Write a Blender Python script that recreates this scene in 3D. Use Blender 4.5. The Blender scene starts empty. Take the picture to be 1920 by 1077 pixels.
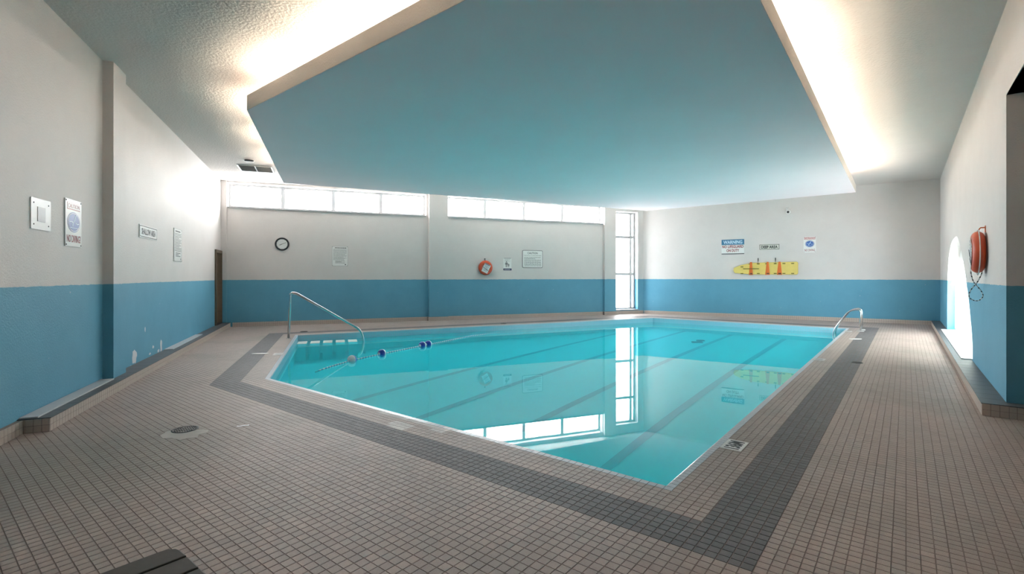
import bpy, bmesh, math, random
from mathutils import Vector, Matrix
import numpy as np
random.seed(7)
scene = bpy.context.scene
COL = scene.collection

# ------------------------------------------------------------------ camera
F, CX, CY, CAMH = 925.0, 960.0, 519.0, 1.5
cam_d = bpy.data.cameras.new('camera'); cam = bpy.data.objects.new('camera', cam_d); COL.objects.link(cam)
cam_d.sensor_width = 36.0; cam_d.lens = F / 1920 * 36.0
cam_d.shift_x = 0.0
cam_d.shift_y = (CY - 538.5) / 1920
cam_d.clip_start = 0.05
cam.location = (0, 0, CAMH); cam.rotation_euler = (math.pi / 2, 0, 0)
scene.camera = cam

# ------------------------------------------------------------------ world, exposure
world = bpy.data.worlds.new('overcast_sky'); scene.world = world
world.use_nodes = True
bg = world.node_tree.nodes['Background']
bg.inputs['Color'].default_value = (0.98, 0.99, 1.0, 1)
bg.inputs['Strength'].default_value = 8.5
scene.view_settings.view_transform = 'Standard'
scene.view_settings.look = 'None'
scene.view_settings.gamma = 1.0
scene.view_settings.use_curve_mapping = False
scene.view_settings.exposure = 2.08
scene.cycles.max_bounces = 7; scene.cycles.diffuse_bounces = 4; scene.cycles.glossy_bounces = 3
COVE_STRENGTH = 40.0

# ------------------------------------------------------------------ room geometry numbers
def rotdir(deg):
    a = math.radians(deg); return Vector((math.sin(a), math.cos(a)))
U = rotdir(38.6); V = Vector((-U.y, U.x))          # tile grid axes
TP = 0.061                                           # tile module
pB = Vector((1.106, 3.535)); pA = pB + V * 5.99
pC = pB + U * 13.80; pD = pC + V * 5.87; pE = Vector((-5.50, 12.66))
POOL = [pA, pB, pC, pD, pE]                          # counter-clockwise seen from above
WATER_Z = -0.16
BLUE_Z = 1.40
TL = rotdir(-21.5); TB = rotdir(68.6)
BL = Vector((-8.62, 14.62))
BR = BL + TB * 15.0
FR = Vector((13.17, 15.25))
TR = rotdir(38.5)                                    # right wall runs this way, near to far
RN = Vector((5.36, 5.35))                            # near end of right wall
FR = RN + TR * 12.62
LE = BL - TL * 17.9                                  # left wall end behind the camera
AL = RN + Vector((TR.y, -TR.x)) * 5.6                # alcove wall end
BK = [Vector((7.6, -2.0)), Vector((LE.x, -2.0))]
ROOM = [BL, LE, BK[1], BK[0], AL, RN, FR, BR]
HEADER_Z = 3.47
def ceil_z(x, y): return 4.42 + 0.008 * x

def gpx(px, py, z=0.0):                              # pixel -> point on a level plane
    y = F * (CAMH - z) / (py - CY)
    return Vector(((px - CX) / F * y, y, z))

# ------------------------------------------------------------------ materials
MATS = {}
def new_mat(name):
    m = bpy.data.materials.new(name); m.use_nodes = True
    MATS[name] = m
    return m, m.node_tree, m.node_tree.nodes['Principled BSDF']
def simple(name, col, rough=0.5, metal=0.0, emit=None, estr=0.0, noise=0.0, nscale=30.0, bump=0.0, bscale=80.0):
    m, nt, b = new_mat(name)
    b.inputs['Base Color'].default_value = (*col, 1); b.inputs['Roughness'].default_value = rough
    b.inputs['Metallic'].default_value = metal
    tc = nt.nodes.new('ShaderNodeNewGeometry')
    if noise:
        n = nt.nodes.new('ShaderNodeTexNoise'); n.inputs['Scale'].default_value = nscale; n.inputs['Detail'].default_value = 5
        nt.links.new(tc.outputs['Position'], n.inputs['Vector'])
        r = nt.nodes.new('ShaderNodeMixRGB'); r.blend_type = 'MIX'
        r.inputs[1].default_value = (*[c * (1 - noise) for c in col], 1); r.inputs[2].default_value = (*[min(1, c * (1 + noise)) for c in col], 1)
        nt.links.new(n.outputs['Fac'], r.inputs[0]); nt.links.new(r.outputs[0], b.inputs['Base Color'])
    if bump:
        n2 = nt.nodes.new('ShaderNodeTexNoise'); n2.inputs['Scale'].default_value = bscale; n2.inputs['Detail'].default_value = 4
        nt.links.new(tc.outputs['Position'], n2.inputs['Vector'])
        bp = nt.nodes.new('ShaderNodeBump'); bp.inputs['Strength'].default_value = bump; bp.inputs['Distance'].default_value = 0.01
        nt.links.new(n2.outputs['Fac'], bp.inputs['Height']); nt.links.new(bp.outputs[0], b.inputs['Normal'])
    if emit:
        b.inputs['Emission Color'].default_value = (*emit, 1); b.inputs['Emission Strength'].default_value = estr
    return m

def wall_mat():
    m, nt, b = new_mat('two_tone_stucco'); N = nt.nodes; L = nt.links
    g = N.new('ShaderNodeNewGeometry')
    sep = N.new('ShaderNodeSeparateXYZ'); L.new(g.outputs['Position'], sep.inputs[0])
    n = N.new('ShaderNodeTexNoise'); n.inputs['Scale'].default_value = 9; n.inputs['Detail'].default_value = 6
    L.new(g.outputs['Position'], n.inputs['Vector'])
    ad = N.new('ShaderNodeMath'); ad.operation = 'MULTIPLY_ADD'; ad.inputs[1].default_value = 0.022
    L.new(n.outputs['Fac'], ad.inputs[0]); L.new(sep.outputs['Z'], ad.inputs[2])
    gt = N.new('ShaderNodeMath'); gt.operation = 'GREATER_THAN'; gt.inputs[1].default_value = BLUE_Z + 0.011
    L.new(ad.outputs[0], gt.inputs[0])
    # blue paint with rubbed, darker and paler areas
    n2 = N.new('ShaderNodeTexNoise'); n2.inputs['Scale'].default_value = 1.3; n2.inputs['Detail'].default_value = 8; n2.inputs['Roughness'].default_value = 0.7
    L.new(g.outputs['Position'], n2.inputs['Vector'])
    cr = N.new('ShaderNodeValToRGB'); cr.color_ramp.elements[0].position = 0.3; cr.color_ramp.elements[1].position = 0.7
    cr.color_ramp.elements[0].color = (0.096, 0.322, 0.460, 1); cr.color_ramp.elements[1].color = (0.116, 0.360, 0.505, 1)
    L.new(n2.outputs['Fac'], cr.inputs[0])
    cw = N.new('ShaderNodeValToRGB'); cw.color_ramp.elements[0].position = 0.3; cw.color_ramp.elements[1].position = 0.75
    cw.color_ramp.elements[0].color = (0.64, 0.605, 0.585, 1); cw.color_ramp.elements[1].color = (0.69, 0.655, 0.635, 1)
    L.new(n2.outputs['Fac'], cw.inputs[0])
    # small flecks where the blue has worn through
    v = N.new('ShaderNodeTexVoronoi'); v.inputs['Scale'].default_value = 3.2; L.new(g.outputs['Position'], v.inputs['Vector'])
    lt = N.new('ShaderNodeMath'); lt.operation = 'LESS_THAN'; lt.inputs[1].default_value = 0.030; L.new(v.outputs['Distance'], lt.inputs[0])
    fl = N.new('ShaderNodeMixRGB'); fl.inputs[2].default_value = (0.5, 0.56, 0.6, 1)
    L.new(lt.outputs[0], fl.inputs[0]); L.new(cr.outputs[0], fl.inputs[1])
    mx = N.new('ShaderNodeMixRGB'); L.new(gt.outputs[0], mx.inputs[0]); L.new(fl.outputs[0], mx.inputs[1]); L.new(cw.outputs[0], mx.inputs[2])
    L.new(mx.outputs[0], b.inputs['Base Color']); b.inputs['Roughness'].default_value = 0.62
    nb = N.new('ShaderNodeTexNoise'); nb.inputs['Scale'].default_value = 55; nb.inputs['Detail'].default_value = 3
    L.new(g.outputs['Position'], nb.inputs['Vector'])
    bp = N.new('ShaderNodeBump'); bp.inputs['Strength'].default_value = 0.45; bp.inputs['Distance'].default_value = 0.008
    L.new(nb.outputs['Fac'], bp.inputs['Height']); L.new(bp.outputs[0], b.inputs['Normal'])
    return m

def tile_mat(name, c0, c1, rough, stain=0.0):
    m, nt, b = new_mat(name); N = nt.nodes; L = nt.links
    g = N.new('ShaderNodeNewGeometry')
    mp = N.new('ShaderNodeMapping'); mp.vector_type = 'POINT'
    ang = math.atan2(V.y, V.x)
    # rotate world position into the tile grid so each tile takes one random value
    mp.inputs['Location'].default_value = (0, 0, 0); mp.inputs['Rotation'].default_value = (0, 0, -math.atan2(U.y, U.x))
    L.new(g.outputs['Position'], mp.inputs['Vector'])
    b0 = Matrix.Rotation(-math.atan2(U.y, U.x), 2) @ pB
    sub = N.new('ShaderNodeVectorMath'); sub.operation = 'SUBTRACT'; sub.inputs[1].default_value = (b0.x, b0.y, 0)
    L.new(mp.outputs[0], sub.inputs[0])
    sc = N.new('ShaderNodeVectorMath'); sc.operation = 'SCALE'; sc.inputs['Scale'].default_value = 1 / TP; L.new(sub.outputs[0], sc.inputs[0])
    fl = N.new('ShaderNodeVectorMath'); fl.operation = 'FLOOR'; L.new(sc.outputs[0], fl.inputs[0])
    w = N.new('ShaderNodeTexWhiteNoise'); w.noise_dimensions = '2D'; L.new(fl.outputs[0], w.inputs['Vector'])
    mx = N.new('ShaderNodeMixRGB'); mx.inputs[1].default_value = (*c0, 1); mx.inputs[2].default_value = (*c1, 1); L.new(w.outputs['Value'], mx.inputs[0])
    n = N.new('ShaderNodeTexNoise'); n.inputs['Scale'].default_value = 0.7; n.inputs['Detail'].default_value = 7; n.inputs['Roughness'].default_value = 0.62
    L.new(g.outputs['Position'], n.inputs['Vector'])
    rp = N.new('ShaderNodeValToRGB'); rp.color_ramp.elements[0].position = 0.48; rp.color_ramp.elements[1].position = 0.68
    rp.color_ramp.elements[0].color = (0, 0, 0, 1); rp.color_ramp.elements[1].color = (stain, stain, stain, 1)
    L.new(n.outputs['Fac'], rp.inputs[0])
    st = N.new('ShaderNodeMixRGB'); st.blend_type = 'MULTIPLY'; st.inputs[2].default_value = (0.62, 0.68, 0.64, 1)
    L.new(rp.outputs[0], st.inputs[0]); L.new(mx.outputs[0], st.inputs[1])
    n3 = N.new('ShaderNodeTexNoise'); n3.inputs['Scale'].default_value = 160; n3.inputs['Detail'].default_value = 3; L.new(g.outputs['Position'], n3.inputs['Vector'])
    sp = N.new('ShaderNodeMixRGB'); sp.blend_type = 'OVERLAY'; sp.inputs[0].default_value = 0.35
    L.new(st.outputs[0], sp.inputs[1]); L.new(n3.outputs['Fac'], sp.inputs[2])
    L.new(sp.outputs[0], b.inputs['Base Color'])
    b.inputs['Roughness'].default_value = rough; b.inputs['Specular IOR Level'].default_value = 0.35
    if stain > 0.5:                                  # old damp stain on the tiles by the near end of the left kerb
        ds = N.new('ShaderNodeVectorMath'); ds.operation = 'DISTANCE'; ds.inputs[1].default_value = (-3.35, 4.05, 0); L.new(g.outputs['Position'], ds.inputs[0])
        wob = N.new('ShaderNodeMath'); wob.operation = 'MULTIPLY_ADD'; wob.inputs[1].default_value = 1.6; L.new(n.outputs['Fac'], wob.inputs[0]); L.new(ds.outputs['Value'], wob.inputs[2])
        mr = N.new('ShaderNodeMapRange'); mr.inputs['From Min'].default_value = 1.2; mr.inputs['From Max'].default_value = 2.1; mr.inputs['To Min'].default_value = 0.85; mr.inputs['To Max'].default_value = 0.0
        L.new(wob.outputs[0], mr.inputs['Value'])
        dm = N.new('ShaderNodeMixRGB'); dm.blend_type = 'MULTIPLY'; dm.inputs[2].default_value = (0.66, 0.74, 0.71, 1)
        L.new(mr.outputs[0], dm.inputs[0]); L.new(sp.outputs[0], dm.inputs[1]); L.new(dm.outputs[0], b.inputs['Base Color'])
    return m

def see_through(name, tint, ior, rough=0.0, bump=0.0, bscale=4.0, gloss=(1, 1, 1), body=None, cloud=0.0):
    m = bpy.data.materials.new(name); m.use_nodes = True; nt = m.node_tree; N = nt.nodes; L = nt.links
    N.clear(); MATS[name] = m
    out = N.new('ShaderNodeOutputMaterial'); mix = N.new('ShaderNodeMixShader')
    tr = N.new('ShaderNodeBsdfTransparent'); tr.inputs[0].default_value = (*tint, 1)
    gl = N.new('ShaderNodeBsdfGlossy'); gl.inputs['Roughness'].default_value = rough; gl.inputs[0].default_value = (*gloss, 1)
    fr = N.new('ShaderNodeFresnel'); fr.inputs['IOR'].default_value = ior
    # the sheet does not refract, so both of its sides reflect like the outer one
    gb = N.new('ShaderNodeNewGeometry'); io = N.new('ShaderNodeMath'); io.operation = 'MULTIPLY_ADD'; io.inputs[1].default_value = 1 / ior - ior; io.inputs[2].default_value = ior
    L.new(gb.outputs['Backfacing'], io.inputs[0]); L.new(io.outputs[0], fr.inputs['IOR'])
    if bump:
        g = N.new('ShaderNodeNewGeometry'); n = N.new('ShaderNodeTexNoise'); n.inputs['Scale'].default_value = bscale; n.inputs['Detail'].default_value = 2
        L.new(g.outputs['Position'], n.inputs['Vector'])
        bp = N.new('ShaderNodeBump'); bp.inputs['Strength'].default_value = bump; bp.inputs['Distance'].default_value = 0.01
        L.new(n.outputs['Fac'], bp.inputs['Height']); L.new(bp.outputs[0], gl.inputs['Normal'])
    base = tr
    if body:                                         # slight turbidity: the water itself scatters some light
        df = N.new('ShaderNodeBsdfDiffuse'); df.inputs[0].default_value = (*body, 1)
        base = N.new('ShaderNodeMixShader'); base.inputs[0].default_value = cloud
        L.new(tr.outputs[0], base.inputs[1]); L.new(df.outputs[0], base.inputs[2])
    L.new(fr.outputs[0], mix.inputs[0]); L.new(base.outputs[0], mix.inputs[1]); L.new(gl.outputs[0], mix.inputs[2]); L.new(mix.outputs[0], out.inputs[0])
    return m

M_WALL = wall_mat()
M_CEIL = simple('popcorn_ceiling', (0.70, 0.645, 0.61), 0.9, bump=1.0, bscale=32, noise=0.03, nscale=3)
M_SOFFIT = simple('soffit_paint', (0.90, 0.78, 0.80), 0.85, noise=0.03, nscale=1.0, bump=0.08, bscale=60)
M_FASCIA = simple('fascia_plaster', (0.66, 0.62, 0.57), 0.9, bump=0.8, bscale=50)
M_BEIGE = tile_mat('beige_tile', (0.395, 0.326, 0.294), (0.440, 0.366, 0.332), 0.50, 0.55)
M_GREY = tile_mat('charcoal_tile', (0.138, 0.133, 0.138), (0.168, 0.163, 0.169), 0.55, 0.2)
M_PALE = tile_mat('pale_tile', (0.54, 0.52, 0.50), (0.62, 0.60, 0.58), 0.5, 0.1)
M_COPING = simple('coping_glaze', (0.54, 0.59, 0.64), 0.28, noise=0.10, nscale=24)
M_GROUT = simple('grout', (0.24, 0.19, 0.168), 0.9, noise=0.25, nscale=6)
M_KERB = simple('kerb_tile', (0.50, 0.425, 0.37), 0.45, noise=0.10, nscale=18)
M_KERBTOP = simple('kerb_capping', (0.075, 0.075, 0.08), 0.42, noise=0.2, nscale=30)
M_SLAB = simple('grey_slab', (0.52, 0.52, 0.53), 0.35, noise=0.06, nscale=14)
M_POOLWALL = simple('pool_wall_tile', (0.36, 0.62, 0.74), 0.25, noise=0.08, nscale=30)
M_POOLBASE = simple('pool_render', (0.08, 0.80, 0.86), 0.6, noise=0.05, nscale=2)
M_LANE = simple('lane_line', (0.03, 0.40, 0.52), 0.6, noise=0.1, nscale=8)
M_DRAIN = simple('drain_dark', (0.012, 0.03, 0.04), 0.6, noise=0.1)
M_STEP = simple('step_tile', (0.56, 0.60, 0.58), 0.5, noise=0.08, nscale=30)
M_WATER = see_through('pool_water', (0.34, 0.97, 1.0), 1.33, 0.0, bump=0.012, bscale=2.5, body=(0.0, 0.93, 1.0), cloud=0.25)
M_GLASSDK = see_through('daylight_dimming_glass', (0.60, 0.61, 0.62), 1.45)  # tint added to weaken the tall window's daylight on the far wall
M_GLASS = see_through('window_glass', (0.97, 0.98, 0.98), 1.45)
M_FRAME = simple('white_frame', (0.40, 0.405, 0.41), 0.45, noise=0.04)
M_CHROME = simple('stainless_steel', (0.62, 0.62, 0.62), 0.18, 1.0, noise=0.08, nscale=10)
M_WHITE = simple('white_panel', (0.78, 0.78, 0.76), 0.4, noise=0.03, nscale=8)
M_OFFWHITE = simple('weathered_panel', (0.62, 0.62, 0.55), 0.5, noise=0.08, nscale=12)
M_BLACK = simple('black_ink', (0.02, 0.02, 0.022), 0.5, noise=0.1)
M_GREYINK = simple('grey_ink', (0.20, 0.20, 0.20), 0.6, noise=0.1)
M_RED = simple('red_ink', (0.30, 0.045, 0.055), 0.5, noise=0.1)
M_REDPALE = simple('faded_red_ink', (0.55, 0.27, 0.27), 0.5, noise=0.1)
M_SIGNBLUE = simple('sign_blue', (0.05, 0.13, 0.40), 0.4, noise=0.08)
M_TEALBLUE = simple('banner_blue', (0.06, 0.20, 0.34), 0.4, noise=0.08)
M_SKYINK = simple('pale_blue_ink', (0.60, 0.78, 0.90), 0.4, noise=0.05)
M_NAVY = simple('navy_ink', (0.02, 0.025, 0.10), 0.4, noise=0.1)
M_ORANGE = simple('life_ring_orange', (0.62, 0.085, 0.03), 0.42, noise=0.14, nscale=6)
M_STRAP = simple('strap_orange', (0.75, 0.17, 0.03), 0.5, noise=0.12, nscale=30)
M_YELLOW = simple('board_yellow', (0.76, 0.60, 0.17), 0.4, noise=0.08, nscale=6)
M_OLIVE = simple('board_handle', (0.20, 0.17, 0.03), 0.5, noise=0.1)
M_ROPE = simple('rope_white', (0.72, 0.72, 0.70), 0.8, noise=0.1, nscale=60)
M_ROPEDARK = simple('rope_dark', (0.03, 0.035, 0.03), 0.8, noise=0.1, nscale=60)
M_FLOATB = simple('float_blue', (0.02, 0.06, 0.42), 0.3, noise=0.06)
M_FLOATW = simple('float_white', (0.80, 0.81, 0.82), 0.3, noise=0.03)
M_BROWN = simple('door_wood', (0.13, 0.095, 0.06), 0.55, noise=0.25, nscale=14)
M_DKBROWN = simple('door_shadow_wood', (0.075, 0.055, 0.035), 0.55, noise=0.2, nscale=14)
M_BENCH = simple('bench_wood', (0.050, 0.044, 0.037), 0.6, noise=0.35, nscale=22)
M_VENT = simple('vent_grey', (0.34, 0.33, 0.32), 0.5, noise=0.06)
M_METAL = simple('dark_metal', (0.05, 0.05, 0.05), 0.45, 0.6, noise=0.1)
M_MORTAR = simple('mortar_patch', (0.47, 0.45, 0.42), 0.8, noise=0.12, nscale=12)
M_CHIP = simple('bare_plaster', (0.68, 0.70, 0.72), 0.8, noise=0.06, nscale=20)
M_PLATE = simple('plate_grey', (0.33, 0.34, 0.34), 0.4, noise=0.05)
M_TUBE = simple('fluorescent_tube', (0.9, 0.9, 0.88), 0.4, emit=(1.0, 0.86, 0.68), estr=COVE_STRENGTH)
def blind_mat():
    m, nt, b = new_mat('window_blind'); N = nt.nodes; out = N['Material Output']
    b.inputs['Base Color'].default_value = (0.78, 0.80, 0.78, 1); b.inputs['Roughness'].default_value = 0.7
    t = N.new('ShaderNodeBsdfTranslucent'); t.inputs[0].default_value = (0.66, 0.70, 0.68, 1)
    mx = N.new('ShaderNodeMixShader'); mx.inputs[0].default_value = 0.62
    nt.links.new(b.outputs[0], mx.inputs[1]); nt.links.new(t.outputs[0], mx.inputs[2]); nt.links.new(mx.outputs[0], out.inputs[0])
    return m
M_BLIND = blind_mat()

# ------------------------------------------------------------------ mesh helpers
class MB:
    def __init__(s): s.v = []; s.f = []; s.m = []; s.smooth = []
    def add(s, verts, faces, mi=0, smooth=False):
        o = len(s.v); s.v += [tuple(v) for v in verts]
        for f in faces: s.f.append(tuple(i + o for i in f)); s.m.append(mi); s.smooth.append(smooth)
    def box(s, c, d, mat=None, mi=0):
        x, y, z = d[0] / 2, d[1] / 2, d[2] / 2
        vs = [Vector((i * x, j * y, k * z)) for i in (-1, 1) for j in (-1, 1) for k in (-1, 1)]
        if mat is not None: vs = [mat @ v for v in vs]
        vs = [v + Vector(c) for v in vs]
        s.add(vs, [(0, 1, 3, 2), (4, 6, 7, 5), (0, 4, 5, 1), (2, 3, 7, 6), (0, 2, 6, 4), (1, 5, 7, 3)], mi)
    def prism(s, pts, z0, z1, mi=0):                # outline in xy (ccw), z0/z1 numbers or functions of (x,y)
        n = len(pts); f0 = z0 if callable(z0) else (lambda x, y: z0); f1 = z1 if callable(z1) else (lambda x, y: z1)
        vs = [(p[0], p[1], f0(p[0], p[1])) for p in pts] + [(p[0], p[1], f1(p[0], p[1])) for p in pts]
        s.add(vs, [tuple(range(n - 1, -1, -1)), tuple(range(n, 2 * n))] + [(i, (i + 1) % n, n + (i + 1) % n, n + i) for i in range(n)], mi)
    def slab(s, pts, y0, y1, mi=0):                 # outline in xz seen from -y, thickness in y
        n = len(pts)
        vs = [(p[0], y0, p[1]) for p in pts] + [(p[0], y1, p[1]) for p in pts]
        s.add(vs, [tuple(range(n)), tuple(range(2 * n - 1, n - 1, -1))] + [(i, n + i, n + (i + 1) % n, (i + 1) % n) for i in range(n)], mi)
    def tube(s, path, r, n=10, mi=0, cap=True, closed=False):
        path = [Vector(p) for p in path]; k = len(path); rings = []
        t0 = (path[1] - path[0]).normalized(); ref = Vector((0, 0, 1)) if abs(t0.z) < 0.9 else Vector((1, 0, 0))
        nx = t0.cross(ref).normalized()
        for i, p in enumerate(path):
            if closed: t = (path[(i + 1) % k] - path[i - 1]).normalized()
            else: t = (path[min(i + 1, k - 1)] - path[max(i - 1, 0)]).normalized()
            nx = (nx - t * nx.dot(t)).normalized(); ny = t.cross(nx)
            rr = r[i] if isinstance(r, (list, tuple)) else r
            rings.append([p + nx * rr * math.cos(a) + ny * rr * math.sin(a) for a in [2 * math.pi * j / n for j in range(n)]])
        vs = [v for ring in rings for v in ring]; fs = []
        for i in range(k if closed else k - 1):
            for j in range(n):
                a, b_ = i * n + j, i * n + (j + 1) % n; c, d = ((i + 1) % k) * n + (j + 1) % n, ((i + 1) % k) * n + j
                fs.append((a, b_, c, d))
        s.add(vs, fs, mi, True)
        if cap and not closed:
            o = len(s.v) - len(vs)
            s.f.append(tuple(o + j for j in range(n - 1, -1, -1))); s.m.append(mi); s.smooth.append(False)
            s.f.append(tuple(o + (k - 1) * n + j for j in range(n))); s.m.append(mi); s.smooth.append(False)
    def lathe(s, prof, n=24, axis='z', mi=0, c=(0, 0, 0), smooth=True):   # prof [(r, h)]
        vs = []; fs = []; k = len(prof); c = Vector(c)
        for r, h in prof:
            for j in range(n):
                a = 2 * math.pi * j / n; x, y = r * math.cos(a), r * math.sin(a)
                p = {'z': (x, y, h), 'y': (x, h, y), 'x': (h, x, y)}[axis]
                vs.append(c + Vector(p))
        for i in range(k - 1):
            for j in range(n):
                fs.append((i * n + j, i * n + (j + 1) % n, (i + 1) * n + (j + 1) % n, (i + 1) * n + j))
        fs.append(tuple(range(n - 1, -1, -1))); fs.append(tuple((k - 1) * n + j for j in range(n)))
        s.add(vs, fs, mi, smooth)
    def mesh(s, name, mats):
        me = bpy.data.meshes.new(name); me.from_pydata(s.v, [], s.f)
        for m in (mats if isinstance(mats, (list, tuple)) else [mats]): me.materials.append(m)
        me.polygons.foreach_set('material_index', s.m); me.polygons.foreach_set('use_smooth', s.smooth)
        me.update(); return me
    def build(s, name, mats, parent=None, fix=True):
        me = s.mesh(name, mats)
        if fix:
            bm = bmesh.new(); bm.from_mesh(me); bmesh.ops.recalc_face_normals(bm, faces=bm.faces); bm.to_mesh(me); bm.free()
        return link(me, name, parent)
def link(me, name, parent=None):
    o = bpy.data.objects.new(name, me); COL.objects.link(o)
    if parent is not None: o.parent = parent
    return o
def tag(o, label=None, cat=None, group=None, kind=None):
    if label: o['label'] = label
    if cat: o['category'] = cat
    if group: o['group'] = group
    if kind: o['kind'] = kind
    return o
def empty(name, loc=(0, 0, 0), mat=None):
    o = bpy.data.objects.new(name, None); COL.objects.link(o); o.empty_display_size = 0.1
    if mat is not None: o.matrix_world = mat
    else: o.location = loc
    return o
def dup(root, mat):
    r = root.copy(); COL.objects.link(r); r.matrix_world = mat
    for ch in list(root.children):
        c = ch.copy(); COL.objects.link(c); c.parent = r
        for g in ch.children:
            d = g.copy(); COL.objects.link(d); d.parent = c
    return r
def bevelled(o, w, seg=2):
    md = o.modifiers.new('bevel', 'BEVEL'); md.width = w; md.segments = seg; md.limit_method = 'ANGLE'; return o
def text_mesh(body, size, m, name='lettering', parent=None, loc=(0, 0, 0), xs=1.0, bold=0.0, upright=True, width=None, height=None, spacing=1.0):
    cu = bpy.data.curves.new(name, 'FONT'); cu.body = body; cu.size = size; cu.align_x = 'CENTER'; cu.align_y = 'CENTER'
    cu.extrude = 0.0006; cu.offset = bold * size; cu.resolution_u = 3; cu.space_character = spacing
    tmp = bpy.data.objects.new('tmp', cu); COL.objects.link(tmp)
    dg = bpy.context.evaluated_depsgraph_get()
    me = bpy.data.meshes.new_from_object(tmp.evaluated_get(dg)); bpy.data.objects.remove(tmp); bpy.data.curves.remove(cu)
    vs = [v.co.copy() for v in me.vertices]
    x0, x1 = min(v.x for v in vs), max(v.x for v in vs); y0, y1 = min(v.y for v in vs), max(v.y for v in vs)
    sx = (width / (x1 - x0)) if width else xs; sy = (height / (y1 - y0)) if height else 1.0
    for v in me.vertices:
        x = (v.co.x - (x0 + x1) / 2) * sx; y = (v.co.y - (y0 + y1) / 2) * sy; z = v.co.z
        v.co = (x + loc[0], -z + loc[1], y + loc[2]) if upright else (x + loc[0], y + loc[1], z + loc[2])
    me.materials.clear(); me.materials.append(m); me.name = name
    return link(me, name, parent)

# ------------------------------------------------------------------ wall frames
class Wall:
    def __init__(s, p, t, off=0.0):                 # t: left to right as seen from the room
        s.t = Vector(t).normalized(); s.n = Vector((s.t.y, -s.t.x)); s.p = Vector(p) + s.n * off
    def at(s, px, py):
        d = Vector(((px - CX) / F, 1.0)); k = s.n.dot(s.p) / s.n.dot(d)
        return Vector((d.x * k, d.y * k, CAMH - (py - CY) / F * k))
    def along(s, px): q = s.at(px, CY); return (Vector((q.x, q.y)) - s.p).dot(s.t)
    def mat(s, q):
        m = Matrix.Identity(4); m.col[0][:3] = (s.t.x, s.t.y, 0); m.col[1][:3] = (-s.n.x, -s.n.y, 0); m.col[2][:3] = (0, 0, 1); m.col[3][:3] = q
        return m
    def pt(s, a, out=0.0, z=0.0):
        q = s.p + s.t * a + s.n * out; return Vector((q.x, q.y, z))
WL = Wall(BL - TL * 17.9, TL); WBK = Wall(BL, TB); WF = Wall(BR, FR - BR); WR = Wall(FR, -TR)
WE = Wall(RN, Vector((TR.y, -TR.x)))                # near end face of the right wall

def wall_boxes(mb, w, a0, a1, z0, z1, th, holes=()):
    xs = sorted({a0, a1, *[h[0] for h in holes], *[h[1] for h in holes]}); zs = sorted({z0, z1, *[h[2] for h in holes], *[h[3] for h in holes]})
    for i in range(len(xs) - 1):
        for j in range(len(zs) - 1):
            xm, zm = (xs[i] + xs[i + 1]) / 2, (zs[j] + zs[j + 1]) / 2
            if any(h[0] < xm < h[1] and h[2] < zm < h[3] for h in holes): continue
            q = [w.pt(xs[i]), w.pt(xs[i + 1]), w.pt(xs[i + 1], -th), w.pt(xs[i], -th)]
            mb.prism([(p.x, p.y) for p in q], zs[j], zs[j + 1])
TOPZ = 4.62

# ------------------------------------------------------------------ walls
KH = 0.13
SILL = 3.58; WTOP = 4.30
wx = {k: WBK.along(k) for k in (415, 424, 427, 527, 533, 622, 629, 713, 718, 799, 803, 838, 911, 915, 984, 989, 1057, 1061, 1122, 1130, 1152, 1196)}
mb = MB(); wall_boxes(mb, WL, 0, 17.9 + 0.0, 0, TOPZ, 0.25, [(WL.along(402.5), WL.along(414.5), KH, 2.26)])
wall_left = tag(mb.build('wall_left', M_WALL), kind='structure')
mb = MB()
wall_boxes(mb, WBK, -0.25, 15.0 + 0.25, 0, TOPZ, 0.30, [(wx[427], wx[799], SILL, WTOP), (wx[838], wx[1130], SILL, WTOP), (wx[1152], wx[1196], KH + 0.02, 4.10)])
wall_back = tag(mb.build('wall_back', M_WALL), kind='structure')
LF = (FR - BR).length
mb = MB(); wall_boxes(mb, WF, 0.0, LF + 0.25, 0, TOPZ, 0.25)
wall_far = tag(mb.build('wall_far', M_WALL), kind='structure')
# right wall with an arched window opening
def along_r(Y): return (FR.y - Y) / TR.y
aF, aN = along_r(12.75), along_r(7.98); aM = (aF * 0.52 + aN * 0.48)
ARCH_TOP, ARCH_S = 2.36, 0.30
def arch_z(a):
    if a >= aM: t = (a - aM) / (aN - aM); e = 1.38
    else: t = (aM - a) / (aM - aF); e = 3.2
    return ARCH_S + (ARCH_TOP - ARCH_S) * max(0.0, 1 - t ** e) ** (1 / e)
mb = MB(); LR = 12.62; RTH = 0.20
wall_boxes(mb, WR, -0.2, aF, 0, TOPZ, RTH); wall_boxes(mb, WR, aN, LR, 0, TOPZ, RTH); wall_boxes(mb, WR, aF, aN, 0, KH, RTH)
NC = 40
for i in range(NC):
    f = lambda k: aF + (aN - aF) * (0.5 - 0.5 * math.cos(math.pi * k / NC))
    a, b_ = f(i), f(i + 1); za, zb = arch_z(a), arch_z(b_)
    q = [WR.pt(a), WR.pt(b_), WR.pt(b_, -RTH), WR.pt(a, -RTH)]
    zz = [za, zb, zb, za]
    mb.add([(p.x, p.y, z) for p, z in zip(q, zz)] + [(p.x, p.y, TOPZ) for p in q], [(3, 2, 1, 0), (4, 5, 6, 7), (0, 1, 5, 4), (2, 3, 7, 6)])
wall_boxes(mb, WR, LR, LR + 9.2, HEADER_Z, TOPZ, RTH)       # header over the opening
wall_right = tag(mb.build('wall_right', M_WALL), kind='structure')
mb = MB(); wall_boxes(mb, WE, 0.0, 5.6, 0, HEADER_Z + 0.3, 0.25)
wall_alcove = tag(mb.build('wall_alcove', M_WALL), kind='structure')
mb = MB(); q = [AL, BK[0]]; w2 = Wall(AL, BK[0] - AL); wall_boxes(mb, w2, 0, (BK[0] - AL).length, 0, HEADER_Z + 0.3, 0.2)
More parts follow.
